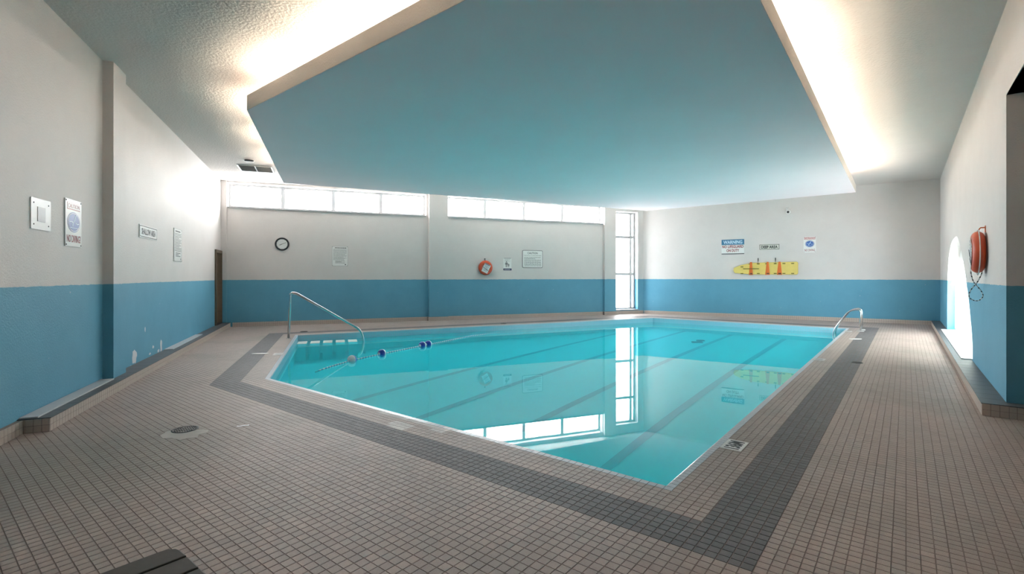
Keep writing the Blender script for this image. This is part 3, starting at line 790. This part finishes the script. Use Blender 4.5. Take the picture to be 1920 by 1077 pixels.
def diving_sign(w, corners, label, faded):
    m, wd, h = sign_frame(w, corners); root = tag(empty('no_diving_sign', mat=m), label, 'sign', 'no diving signs')
    panel(root, wd, h, M_WHITE); screws(root, wd, h, inset=.035 * h)
    if faded:
        panel(root, wd * .80, h * .15, M_REDPALE, 'caution_band', .001, -.012, 0, h * .355); panel(root, wd * .76, h * .125, M_WHITE, 'caution_ground', .001, -.0131, 0, h * .362)
        text_mesh('CAUTION', .1, M_REDPALE, 'caution_lettering', root, (0, -.0145, h * .362), width=wd * .7, height=h * .085)
    else:
        panel(root, wd * .9, h * .15, M_REDPALE, 'caution_band', .001, -.012, 0, h * .385)
        text_mesh('CAUTION', .1, M_WHITE, 'caution_lettering', root, (0, -.0142, h * .385), width=wd * .8, height=h * .10)
    cz = .02 * h if faded else .035 * h; r = .215 * h; sx = (wd * .40) / r
    if not faded: sx = min(sx, 1.15)
    mb = MB(); disc(mb, 0, cz, r, -.012, sx=sx); disc(mb, 0, cz, r * .93, -.0132, sx=sx, mi=1); disc(mb, 0, cz, r * .86, -.0144, sx=sx, mi=0)
    mb.build('emblem_disc', [M_SIGNBLUE, M_WHITE], root)
    mb = MB(); R_ = r * sx; y = -.0158
    for p, q, t in (((.28, .72), (.0, .08), .11), ((.12, .30), (-.06, .02), .16), ((-.75, -.02), (-.45, .05), .07), ((-.45, .05), (-.12, -.0), .07), ((-.15, .0), (-.22, -.42), .12), ((.22, -.02), (.5, -.16), .07), ((.5, -.16), (.75, -.08), .07), ((-.6, -.56), (.55, -.56), .05)):
        bar(mb, (p[0] * R_, cz + p[1] * r), (q[0] * R_, cz + q[1] * r), t * r, y)
    mb.build('diver_emblem', M_SKYINK, root)
    text_mesh('NO DIVING!' if faded else 'NO DIVING', .1, M_RED, 'lettering', root, (0, -.0130, -.335 * h if faded else -.36 * h), width=wd * .84, height=h * .155, bold=.012)
    return root
diving_sign(WL, ((120, 370.5), (150.5, 380), (150.5, 464), (120.3, 461.5)), 'tall caution no diving sign with blue emblem beside the near pillar', True)
diving_sign(WF, ((1506.7, 444), (1530, 443.4), (1530, 473.8), (1506.6, 473.3)), 'small caution no diving sign with blue emblem, right of DEEP AREA sign', False)
def area_sign(w, corners, text, label):
    m, wd, h = sign_frame(w, corners); root = tag(empty('area_sign', mat=m), label, 'sign')
    panel(root, wd, h, M_WHITE if text[0] == 'S' else M_OFFWHITE); border(root, wd, h, .012, M_BLACK, inset=.012); screws(root, wd, h, inset=.022, r=.006)
    text_mesh(text, .1, M_BLACK, 'lettering', root, (0, -.0130, 0), width=wd * .80, height=h * .50, bold=.035)
area_sign(WL, ((260, 422), (293, 428), (293, 451), (260.5, 445)), 'SHALLOW AREA', 'white SHALLOW AREA sign with black letters beyond the pillar')
area_sign(WF, ((1423.6, 458.7), (1461.9, 457.3), (1461.9, 468.2), (1423.6, 469.2)), 'DEEP AREA', 'cream DEEP AREA sign with black letters above the yellow rescue board')
# warning sign
m, wd, h = sign_frame(WF, ((1353, 449.6), (1395.5, 449), (1395.5, 476.5), (1353, 478.3))); root = tag(empty('warning_sign', mat=m), 'WARNING NO LIFEGUARD ON DUTY sign with a blue banner', 'sign')
panel(root, wd, h, M_WHITE); panel(root, wd, h * .36, M_TEALBLUE, 'banner', .001, -.012, 0, h * .32)
text_mesh('WARNING', .1, M_SKYINK, 'banner_lettering', root, (0, -.0140, h * .32), width=wd * .84, height=h * .23, bold=.03)
text_mesh('NO LIFEGUARD', .1, M_RED, 'lettering', root, (0, -.0130, h * .02), width=wd * .94, height=h * .19, bold=.03)
text_mesh('ON DUTY', .1, M_RED, 'lettering', root, (0, -.0130, -h * .24), width=wd * .56, height=h * .19, bold=.03)
panel(root, wd, h * .05, M_BLACK, 'lower_band', .001, -.012, 0, -h * .46)
# rules notices
def notice(w, corners, label, seed, frame=M_GREYINK, head=True, lines=13):
    m, wd, h = sign_frame(w, corners); root = tag(empty('rules_notice', mat=m), label, 'notice')
    panel(root, wd, h, M_WHITE); border(root, wd, h, .006, frame, inset=.002)
    if head:
        mb = MB(); r = random.Random(seed); x = -wd * .32
        while x < wd * .3: l = wd * r.uniform(.05, .12); mb.box((x + l / 2, -.0125, h * .42), (l, .001, h * .035)); x += l + wd * .015
        mb.build('heading', M_BLACK, root)
    print_lines(root, wd * .84, h * .37, -h * .20, lines, M_GREYINK, seed, t=.38)
    print_lines(root, wd * .6, -h * .22, -h * .36, 3, M_GREYINK, seed + 5, t=.5)
    screws(root, wd, h, inset=.018, r=.007); mb = MB(); disc(mb, wd * .34, -h * .42, .018, -.012); mb.build('seal', M_BLACK, root)
notice(WL, ((325, 427.5), (340, 432), (339.5, 492), (325, 489.5)), 'tall narrow rules notice right of the SHALLOW AREA sign', 3, M_PLATE)
notice(WBK, ((622.7, 461.7), (652.6, 462.7), (652, 499.8), (622.5, 498.8)), 'rules notice with fine print and metal edge strips right of the clock', 4)
# caution notice
m, wd, h = sign_frame(WBK, ((979.2, 469.2), (1017.3, 470.2), (1017.3, 503), (979.2, 502.4))); root = tag(empty('caution_notice', mat=m), 'white CAUTION notice with rounded black border right of the parent and child notice', 'notice')
panel(root, wd, h, M_BLACK, 'border', .008, 0, rnd=.05); panel(root, wd - .03, h - .03, M_WHITE, 'panel', .012, 0, rnd=.04)
text_mesh('CAUTION', .1, M_BLACK, 'lettering', root, (0, -.013, h * .34), width=wd * .5, height=h * .11, bold=.01)
text_mesh('THIS POOL IS UNSUPERVISED', .1, M_GREYINK, 'lettering', root, (0, -.013, h * .20), width=wd * .86, height=h * .05)
print_lines(root, wd * .82, h * .12, -h * .42, 8, M_GREYINK, 9, t=.42)
# parent and child notice
m, wd, h = sign_frame(WBK, ((943.7, 483.8), (959, 484), (959, 508.2), (943.7, 507.8))); root = tag(empty('supervision_notice', mat=m), 'small notice with parent and child figures beside the life ring', 'notice')
panel(root, wd, h, M_WHITE, th=.006); mb = MB()
for x, s in ((-wd * .12, 1.0), (wd * .14, .62)):
    base = -h * .22; H_ = h * .46 * s
    disc(mb, x, base + H_ * .90, H_ * .10, -.006); mb.slab([(x - H_ * .16, base + H_ * .42), (x + H_ * .16, base + H_ * .42), (x + H_ * .19, base + H_ * .78), (x - H_ * .19, base + H_ * .78)], -.007, -.006)
    for sx in (-1, 1): mb.box((x + sx * H_ * .075, -.0065, base + H_ * .21), (H_ * .11, .001, H_ * .42)); mb.box((x + sx * H_ * .20, -.0065, base + H_ * .56), (H_ * .06, .001, H_ * .36))
mb.build('figures', M_GREYINK, root)
panel(root, wd, h * .16, M_NAVY, 'footer_band', .001, -.006, 0, -h * .40); print_lines(root, wd * .8, -h * .36, -h * .44, 1, M_WHITE, 2, y=-.0075, t=.5)
panel(root, wd * .9, h * .035, M_GREYINK, 'header_line', .001, -.006, 0, h * .47); print_lines(root, wd * .7, h * .42, h * .22, 3, M_PLATE, 8, y=-.0068, t=.4)
# cover plate
m, wd, h = sign_frame(WL, ((55.8, 369.5), (93.5, 378), (93, 433.5), (55.8, 429.5))); root = tag(empty('cover_plate', mat=m), 'white screwed cover plate with a grey square centre, left of the tall no diving sign', 'plate')
panel(root, wd, h, M_WHITE, th=.010, rnd=.012); panel(root, wd * .38, h * .47, M_PLATE, 'centre_panel', .004, -.010, 0, h * .0); screws(root, wd, h, y=-.010, inset=.05, r=.008)
# clock
q = WBK.at(529, 458); R = 12.3 * q.y / F; root = tag(empty('wall_clock', mat=WBK.mat(q)), 'round black-rimmed wall clock with white face', 'clock')
mb = MB(); n = 40
mb.tube([(R * .88 * math.cos(2 * math.pi * k / n), -.02, R * .88 * math.sin(2 * math.pi * k / n)) for k in range(n)], R * .12, 8, closed=True); mb.build('rim', M_BLACK, root)
mb = MB(); mb.lathe([(R * .86, 0), (R * .86, -.02)], 40, 'y', smooth=False); face = mb.build('face', M_WHITE, root)
mb = MB()
for k in range(12):
    a = math.pi * k / 6; bar(mb, (R * .66 * math.cos(a), R * .66 * math.sin(a)), (R * .76 * math.cos(a), R * .76 * math.sin(a)), .006, -.020)
mb.build('hour_marks', M_GREYINK, face)
for nm, a, l, t in (('hour_hand', 205, .40, .016), ('minute_hand', 22, .62, .010)):
    mb = MB(); a = math.radians(a); bar(mb, (0, 0), (R * l * math.cos(a), R * l * math.sin(a)), t, -.024, th=.002); mb.build(nm, M_BLACK, root)

# life rings
def life_ring(w, px, py, label, Ro, rope):
    q = w.at(px, py); root = tag(empty('life_ring', mat=w.mat(q)), label, 'life ring', 'life rings on the walls'); rt = .075; rm = Ro - rt; n = 44
    mb = MB(); y = -rt * .9 - .012
    vs = []; fs = []; k2 = 14
    for i in range(n):
        a = 2 * math.pi * i / n
        for j in range(k2):
            b_ = 2 * math.pi * j / k2; rr = rm + rt * math.cos(b_); vs.append((rr * math.cos(a), y + rt * .9 * math.sin(b_), rr * math.sin(a)))
    for i in range(n):
        for j in range(k2): fs.append((i * k2 + j, i * k2 + (j + 1) % k2, ((i + 1) % n) * k2 + (j + 1) % k2, ((i + 1) % n) * k2 + j))
    mb.add(vs, fs, 0, True); mb.build('ring', M_ORANGE, root)
    mb = MB()
    for a0 in range(4):                               # grab line looping round the rim
        pts = []
        for k in range(11):
            a = math.radians(45 + 90 * a0 + 90 * k / 10); rr = Ro + .012 + .012 * math.sin(math.pi * k / 10); pts.append((rr * math.cos(a), y, rr * math.sin(a)))
        mb.tube(pts, .006, 6)
    mb.build('grab_line', M_ROPE, root)
    m3 = Matrix.Rotation(math.radians(26), 3, 'Y'); mb = MB(); mb.box((.0, y - rt * .96, -.02), (Ro * .92, .004, Ro * 1.22), m3); pp = mb.build('instruction_card', M_WHITE, root)
    mb = MB()
    mb.box(m3 @ Vector((0, y - rt * .96 - .003, Ro * .45)), (Ro * .8, .002, .022), m3)
    for k in range(6): mb.box(m3 @ Vector((.01 * (k % 2), y - rt * .96 - .003, Ro * (.28 - .14 * k))), (Ro * (.7 - .1 * (k % 3)), .002, .008), m3)
    mb.build('card_print', M_NAVY, pp)
    mb = MB(); bar(mb, (-Ro * .5, .04), (Ro * .55, -Ro * .62), .012, y - rt * .96 - .004, th=.004); mb.build('card_string', M_ROPEDARK, root)
    mb = MB(); mb.tube([(0, 0, Ro + .05), (0, -.05, Ro + .05), (0, -.07, Ro + .02), (0, -.07, Ro - .16), (0, -.10, Ro - .18), (0, -.13, Ro - .15)], .008, 8); mb.box((0, -.004, Ro + .03), (.05, .008, .09)); mb.build('hook', M_STRAP if rope else M_METAL, root)
    if rope:
        N_ = 66; key = [(0, -.035, -Ro + .02), (0, -.045, -Ro - .03), (.01, -.085, -Ro - .13), (.01, -.11, -Ro - .17), (.01, -.155, -Ro - .25), (.01, -.165, -Ro - .33), (.0, -.12, -Ro - .375),
               (-.01, -.065, -Ro - .375), (-.02, -.025, -Ro - .32), (-.02, -.04, -Ro - .25), (-.01, -.09, -Ro - .17), (.0, -.12, -Ro - .12), (.0, -.14, -Ro - .04), (.0, -.15, -Ro + .03)]
        pts = []
        for k in range(N_ + 1):
            u = k / N_ * (len(key) - 1); i_ = min(int(u), len(key) - 2); f_ = u - i_
            P_ = [Vector(key[max(0, min(len(key) - 1, i_ + d))]) for d in (-1, 0, 1, 2)]
            pts.append(0.5 * (2 * P_[1] + (P_[2] - P_[0]) * f_ + (2 * P_[0] - 5 * P_[1] + 4 * P_[2] - P_[3]) * f_ ** 2 + (3 * P_[1] - P_[0] - 3 * P_[2] + P_[3]) * f_ ** 3))
        mb = MB(); mb.tube(pts, .0065, 7)
        for q_ in range(len(mb.f) - 2): mb.m[q_] = 1 if (q_ // 7) % 3 == 0 else 0
        mb.build('hanging_rope', [M_ROPE, M_ROPEDARK], root)
    return root
life_ring(WBK, 909, 502.5, 'orange life ring holding a white card, hung on the back wall', 0.26, False)
life_ring(WR, 1848, 473, 'orange life ring with speckled hanging rope beside the arched window', 0.285, True)

# rescue board on the far wall
q0 = WF.at(1375.5, 504); q1 = WF.at(1496.7, 503); c = (q0 + q1) / 2; Lb = (q1 - q0).to_2d().length; hb = 12.2 * c.y / F
root = tag(empty('rescue_board', mat=WF.mat(c)), 'yellow rescue spine board with orange straps hung on the far wall', 'rescue board')
x0, x1 = -Lb / 2, Lb / 2
top = [(x1, hb * .78), (x1 - .03, hb * .95), (x0 + Lb * .3, hb * .86), (x0 + Lb * .12, hb * .52), (x0 + .02, hb * .12)]
botm = [(x0, -hb * .35), (x0 + .05, -hb * .72), (x0 + Lb * .3, -hb * .95), (x1 - .04, -hb * .98), (x1, -hb * .8)]
mb = MB(); mb.slab((top + botm)[::-1], -.075, -.02); bo = mb.build('board', M_YELLOW, root); bevelled(bo, .014, 3)
for fx in (.14, .27, .40, .53, .66, .79, .92):
    for zz in (-hb * .80, hb * (.70 if fx > .25 else .25)): mb = MB(); mb.box((x0 + Lb * fx, -.077, zz), (.09, .008, .035)); mb.build('hand_hole', M_OLIVE, root)
for fx, wt, wb in ((.285, .07, .105), (.545, .06, .125), (.725, .07, .135)):
    mb = MB(); x = x0 + Lb * fx; mb.slab([(x - wb / 2 - .015, -hb * 1.0), (x + wb / 2 + .01, -hb * 1.0), (x + wt / 2, hb * .98), (x - wt / 2, hb * .98)], -.088, -.076); st = mb.build('strap', M_STRAP, root)
    mb = MB(); mb.box((x + .01, -.092, -hb * .8), (wb * .7, .012, .04)); mb.build('buckle', M_DKBROWN, st)
mb = MB(); x = x0 + Lb * .285; mb.box((x, -.09, -hb * .05), (.52, .008, .028)); mb.build('head_strap', M_OLIVE, root)
for px in (1421.5, 1454):
    a = WF.at(px, 485) - c; xx = Vector((a.x, a.y)).dot(WF.t)
    mb = MB(); mb.tube([(xx, -.002, hb + .12), (xx, -.03, hb + .12), (xx, -.045, hb + .09), (xx, -.045, hb * .8), (xx, -.08, hb * .7), (xx, -.095, hb * .8)], .009, 8); mb.box((xx, -.004, hb + .09), (.03, .008, .10)); mb.build('wall_hook', M_METAL, root)
# security camera
q = WF.at(1478, 397); root = tag(empty('security_camera', mat=WF.mat(q)), 'white security camera with black lens above the DEEP AREA sign', 'camera')
mb = MB(); mb.lathe([(.055, 0), (.055, -.02), (.03, -.035)], 16, 'y', c=(-.02, 0, .10)); mb.tube([(-.02, -.03, .10), (-.01, -.07, .08), (0, -.09, .04)], .018, 8); mb.build('bracket', M_WHITE, root)
mb = MB(); mb.lathe([(.045, .0), (.07, -.02), (.078, -.07), (.074, -.12), (.06, -.14)], 20, 'y', c=(.01, -.03, -.02)); mb.build('housing', M_WHITE, root)
mb = MB(); mb.lathe([(.04, -.168), (.04, -.18), (.02, -.186)], 16, 'y', c=(.0, 0, -.035)); mb.build('lens', M_BLACK, root)

# ------------------------------------------------------------------ rails
def arc(c, r, a0, a1, n, ex, ez):
    return [Vector(c) + ex * (r * math.cos(math.radians(a0 + (a1 - a0) * k / n))) + ez * (r * math.sin(math.radians(a0 + (a1 - a0) * k / n))) for k in range(n + 1)]
def smooth_path(pts, r, n=6):
    pts = [Vector(p) for p in pts]; out = [pts[0]]
    for i in range(1, len(pts) - 1):
        a, b_, c = pts[i - 1], pts[i], pts[i + 1]; d = min(r, (b_ - a).length * .48, (c - b_).length * .48)
        p, q = b_ + (a - b_).normalized() * d, b_ + (c - b_).normalized() * d
        for k in range(n + 1): t = k / n; out.append(p * (1 - t) ** 2 + b_ * 2 * t * (1 - t) + q * t * t)
    return out + [pts[-1]]
g = gpx(540.9, 635.2); root = tag(empty('handrail', (g.x, g.y, 0)), 'bent stainless steel handrail over the pool entry steps', 'handrail')
ex = Vector((nAE.x, nAE.y, 0)); ez = Vector((0, 0, 1))
def hp(s, z): return ex * s + ez * z
mb = MB(); mb.tube(smooth_path([hp(0, 0), hp(.045, 1.10), hp(.16, 1.10), hp(1.72, .125), hp(1.76, -.45)], .20, 8), .029, 12); mb.build('rail', M_CHROME, root)
mb = MB(); mb.lathe([(.055, .0), (.055, .008), (.032, .018)], 16); mb.build('flange', M_CHROME, root)
# ladder
g = gpx(1613.5, 621.8); lu = (Vector((g.x, g.y)) - pB).dot(U); root = tag(empty('pool_ladder', (g.x, g.y, 0)), 'stainless steel pool ladder with two hooped grab rails', 'ladder')
ex = Vector((V.x, V.y, 0)); eu = Vector((U.x, U.y, 0))
for k in range(2):
    o_ = eu * (.50 * k)
    mb = MB(); mb.tube([p + o_ for p in smooth_path([ex * 0, ex * .0 + ez * .62, ex * .26 + ez * .56, ex * .64 + ez * -.02, ex * .62 + ez * -.75], .22, 8)], .021, 12); rl = mb.build('rail', M_CHROME, root)
    mb = MB(); mb.lathe([(.085, .0), (.085, .012), (.03, .02)], 16, c=o_); mb.build('flange', M_FRAME, rl)
for z in (-.28, -.52):
    mb = MB(); c = ex * .62 + eu * .25 + ez * z; mx = Matrix((eu, ex, ez)).transposed(); mb.box(c, (.48, .08, .025), mx); mb.build('rung', M_CHROME, root)

# float line
fz = WATER_Z + .012
pts2 = [gpx(x, y, fz) for x, y in ((612, 690), (660, 676), (716, 664), (792, 648.5), (803, 646.5), (885, 630))]
path = [Vector(pts2[0]) + Vector((-.10, -.25, -.03))] + [Vector(p) for p in pts2] + [Vector(pts2[-1]) + Vector((.75, 1.1, -.04))]
root = tag(empty('float_rope', tuple(pts2[1])), 'blue and white twisted float rope lying across the shallow water', 'rope'); o0 = Vector(pts2[1])
dense = []
for i in range(len(path) - 1):
    n = max(2, int((path[i + 1] - path[i]).length / .04))
    for k in range(n): dense.append(path[i].lerp(path[i + 1], k / n) - o0)
dense.append(path[-1] - o0)
mb = MB(); mb.tube(dense, .013, 7)
for q_ in range(len(mb.f) - 2): mb.m[q_] = (q_ // 7) % 2
mb.build('twisted_line', [M_ROPE, simple('rope_blue', (.16, .42, .60), .7, noise=.1)], root)
fl = None
names = ['white and blue float, white side towards the handrail, first on the rope', 'blue and white float alone in the middle of the rope', 'blue and white float touching another float, nearer the handrail', 'blue and white float touching another float, nearer the far rope end']
for k in range(4):
    p = Vector(pts2[k + 1]); d = (Vector(pts2[min(k + 2, 5)]) - Vector(pts2[k])); d.z = 0; d.normalize()
    if k == 0: d = -d
    m = Matrix.Identity(4); m.col[0][:3] = d; m.col[1][:3] = Vector((-d.y, d.x, 0)); m.col[2][:3] = (0, 0, 1); m.col[3][:3] = p + Vector((0, 0, .012))
    if k == 0: m.col[3][:3] = p + Vector((0, 0, .014))
    r = .088; f = empty('float', mat=m)
    for nm, s0, s1, mt in (('blue_half', -1, .0, M_FLOATB), ('white_half', .0, 1, M_FLOATW)):
        mb = MB(); prof = []
        for t in range(10):
            x = s0 + (s1 - s0) * t / 9; prof.append((max(.016, r * math.sqrt(max(0, 1 - x * x))), x * r * 1.05))
        mb.lathe(prof, 20, 'x'); mb.build(nm, mt, f)
    mb = MB(); mb.lathe([(.03, -r * 1.12), (.03, -r * .95)], 12, 'x'); mb.lathe([(.03, r * .95), (.03, r * 1.12)], 12, 'x'); mb.build('collar', M_FLOATW, f)
    tag(f, names[k], 'float', 'floats on the rope')

# ------------------------------------------------------------------ deck fittings
def deck_mat(px, py, ang):
    g = gpx(px, py); m = Matrix.Rotation(ang, 4, 'Z'); m.col[3][:3] = (g.x, g.y, 0.0); return m
rotU = math.atan2(U.y, U.x)
def marker(px, py, sx, sy, label, text, side=rotU, faded=False, border_only=False):
    root = tag(empty('depth_marker', mat=deck_mat(px, py, side)), label, 'marker')
    mb = MB(); mb.box((0, 0, .0015), (sx, sy, .004)); bevelled(mb.build('plaque', M_WHITE if not faded else M_PALE, root), .001)
    if text: text_mesh(text, .1, M_BLACK, 'lettering', root, (0, 0, .0042), width=sx * .80, height=sy * .72, bold=.03, upright=False)
    else:
        mb = MB(); mb.box((0, 0, .0042), (sx * .62, sy * .6, .001)); mb.build('worn_lettering', M_PLATE, root)
    return root
marker(1377, 835.5, .285, .175, 'white 136M depth plaque set in the deck tiles', '136M')
marker(1536, 674.5, .30, .18, 'worn white plaque between the 136M plaque and the ladder', '', faded=True)
marker(1590, 621.6, .30, .18, 'worn pale plaque beside the ladder feet', '', faded=True)
aE = math.atan2(eAE.y, eAE.x)
marker(522, 664.5, .30, .18, 'worn white plaque on the tiles near the handrail foot', '', side=aE, faded=True)
for px, py, l, label in ((488, 664, .34, 'white strip on the charcoal band near the handrail'), (1604, 636.2, .30, 'white strip on the charcoal band near the ladder')):
    mb = MB(); pts = []
    for k in range(24):
        a = 2 * math.pi * k / 24; pts.append((l / 2 * math.cos(a), .075 * math.sin(a)))
    mb.prism(pts, 0.0, .008); o = mb.build('anchor_cover', M_WHITE); o.matrix_world = deck_mat(px, py, 0.05); bevelled(o, .003); tag(o, label, 'cover plate')
def grate(px, py, r, label, name='floor_drain', patch=False):
    root = tag(empty(name, mat=deck_mat(px, py, .3)), label, 'drain'); n = 28
    mb = MB(); mb.lathe([(r, -.004), (r, .005), (r * .9, .007), (r * .84, .005), (r * .84, -.004)], n); mb.build('rim', M_METAL, root)
    mb = MB(); mb.lathe([(r * .86, -.006), (r * .86, -.001)], n, smooth=False); mb.build('well', M_BLACK, root)
    for k in range(-4, 5):
        x = k * r * .18; l = math.sqrt(max(0, (r * .85) ** 2 - x * x)); mb = MB(); mb.box((x, 0, .002), (r * .07, 2 * l, .006)); mb.build('bar', M_METAL, root)
    for s in (-1, 0, 1): mb = MB(); mb.box((0, s * r * .4, .003), (2 * math.sqrt((r * .85) ** 2 - (s * r * .4) ** 2), r * .07, .006)); mb.build('cross_bar', M_METAL, root)
    if patch:
        inv = root.matrix_world.inverted(); pts = []
        for x, y in ((300, 818), (312, 810), (330, 806), (350, 800), (372, 806), (391, 807), (388, 812), (372, 816), (370, 821), (350, 823), (337, 826), (322, 822), (306, 823)):
            g = inv @ gpx(x, y); pts.append((g.x, g.y))
        mb = MB(); mb.prism(pts if area(pts) > 0 else pts[::-1], -.003, .0012); mb.build('mortar_patch', M_MORTAR, root)
grate(347, 806, .115, 'round black floor drain set in a pale mortar patch', patch=True)
grate(1607, 680.5, .085, 'small round dark drain at the edge of the charcoal band')
grate(570, 622.3, .10, 'dark drain on the deck behind the handrail')
grate(944, 607, .10, 'dark drain on the deck below the back wall life ring')
# scrap of white tape
mb = MB(); pts = [(-.055, -.012), (-.01, -.018), (.02, -.006), (.06, -.010), (.055, .016), (.015, .02), (-.02, .008), (-.05, .014)]
mb.prism(pts, 0.0, .002); o = mb.build('tape_scrap', M_FLOATW); o.matrix_world = deck_mat(455, 799, .35); tag(o, 'small torn scrap of white tape on the beige tiles', 'tape')

# bench
bz = 0.44; g = gpx(314, 1029, bz); bang = math.atan2(U.y, U.x)
m = Matrix.Rotation(bang, 4, 'Z'); m.col[3][:3] = (g.x, g.y, 0); root = tag(empty('bench', mat=m), 'dark slatted wooden bench with rounded end on the deck', 'bench')
BLn = 1.5; pw = .112
for k in range(4):
    y1 = -k * (pw + .008); pts = [(-BLn, y1), (-BLn, y1 - pw)]
    cut = .05
    if k == 0: pts += [(.03, y1 - pw), (.028, y1 - pw * .6)] + [(.028 - cut + cut * math.cos(math.radians(a)), y1 - cut + cut * math.sin(math.radians(a))) for a in (0, 30, 60, 90)]
    elif k == 3: pts += [(.028 - cut + cut * math.cos(math.radians(a)), y1 - pw + cut + cut * math.sin(math.radians(a))) for a in (-90, -60, -30, 0)] + [(.03, y1)]
    else: pts += [(.03, y1 - pw), (.03, y1)]
    mb = MB(); mb.prism(pts, bz - .04, bz); o = mb.build('seat_plank', M_BENCH, root); bevelled(o, .005)
for x in (-.22, -BLn + .22):
    mb = MB(); mb.box((x, -.24, bz - .065), (.06, .44, .05)); mb.build('cross_rail', M_BENCH, root)
    for yy in (-.06, -.42): mb = MB(); mb.box((x, yy, (bz - .09) / 2), (.06, .06, bz - .09)); mb.build('leg', M_BENCH, root)

# ------------------------------------------------------------------ ceiling fittings
def cpx(px, py):
    y = 10.0
    for _ in range(20): y = F * (ceil_z((px - CX) / F * y, y) - CAMH) / (CY - py)
    return Vector(((px - CX) / F * y, y, ceil_z((px - CX) / F * y, y)))
q = [cpx(*p) for p in ((447.8, 316.2), (464.5, 308.7), (513, 316.7), (495, 322.5))]; c = sum(q, Vector()) / 4
va = math.atan2(TL.y, TL.x); m = Matrix.Rotation(va - math.pi / 2, 4, 'Z'); m.col[3][:3] = c
ax, ay = Vector((math.cos(va - math.pi / 2), math.sin(va - math.pi / 2), 0)), Vector((math.cos(va), math.sin(va), 0))
wdx = max((p - c).dot(ax) for p in q) - min((p - c).dot(ax) for p in q); wdy = max((p - c).dot(ay) for p in q) - min((p - c).dot(ay) for p in q)
wdx, wdy = min(wdx, 1.1) * .92, min(wdy, 1.0) * .9
root = tag(empty('ceiling_vent', mat=m), 'grey louvred vent in the ceiling near the back windows', 'vent')
mb = MB(); t = .03
for cx_, cy_, dx, dy in ((0, wdy / 2, wdx + t, t), (0, -wdy / 2, wdx + t, t), (-wdx / 2, 0, t, wdy), (wdx / 2, 0, t, wdy), (0, 0, t, wdy)): mb.box((cx_, cy_, -.010), (dx, dy, .02))
mb.build('frame', M_FRAME, root); mb = MB(); mb.box((0, 0, -.001), (wdx, wdy, .004)); mb.build('backing', M_PLATE, root)
for k in range(12): mb = MB(); mb.box((0, -wdy / 2 + wdy * (k + .5) / 12, -.010), (wdx - .03, wdy / 15, .006), Matrix.Rotation(.5, 3, 'X')); mb.build('slat', M_VENT, root)
c = cpx(467.3, 300.4); root = tag(empty('recessed_light', tuple(c)), 'unlit round recessed light in the ceiling beside the vent', 'light')
mb = MB(); mb.lathe([(.12, 0), (.12, -.006), (.10, -.006)], 24); mb.build('trim_ring', M_CEIL, root)
mb = MB(); mb.lathe([(.105, -.001), (.105, -.028), (.06, -.04)], 24); mb.build('lens', M_BLACK, root)

# strip lights lying in the cove behind the fascia
def cove(i, skip=0.0, n=None, end=0.0):
    a, b_ = SOF[i], SOF[(i + 1) % 5]; e = b_ - a; Ln = e.length; e = e.normalized(); inw = Vector((-e.y, e.x)); Lt = 1.22
    k = int((Ln - skip - end - .25) / (Lt + .16)); ang = math.atan2(e.y, e.x)
    for j in range(k):
        c = a + e * (skip + .25 + Lt / 2 + j * (Ln - skip - end - .5 - Lt) / max(1, k - 1)) + inw * .20
        m = Matrix.Rotation(ang, 4, 'Z'); m.col[3][:3] = (c.x, c.y, SB + .05); yield m
fx = None
for i, sk, en in ((0, .15, .1), (1, .1, .25), (4, .2, .3)):
    for m in cove(i, sk, end=en):
        if fx is None:
            fx = tag(empty('strip_light', mat=m), 'warm fluorescent strip light hidden in the cove above the soffit edge', 'light', 'cove strip lights')
            mb = MB(); mb.box((0, 0, .045), (1.22, .06, .09)); mb.build('batten', M_FRAME, fx)
            mb = MB(); mb.lathe([(.014, -.58), (.014, .58)], 10, 'x', c=(0, 0, .125)); mb.build('tube', M_TUBE, fx)
            for s in (-1, 1): mb = MB(); mb.box((s * .595, 0, .115), (.02, .035, .05)); mb.build('lamp_holder', M_FRAME, fx)
        else: lamp = dup(fx, m)
        (fx if fx.matrix_world == m else lamp)['label'] = {0: 'warm fluorescent strip light in the cove on the soffit edge facing the bench', 1: 'warm fluorescent strip light in the cove on the soffit edge facing the arched window', 4: 'warm fluorescent strip light in the cove on the soffit edge facing the door'}[i]

bpy.context.view_layer.update()
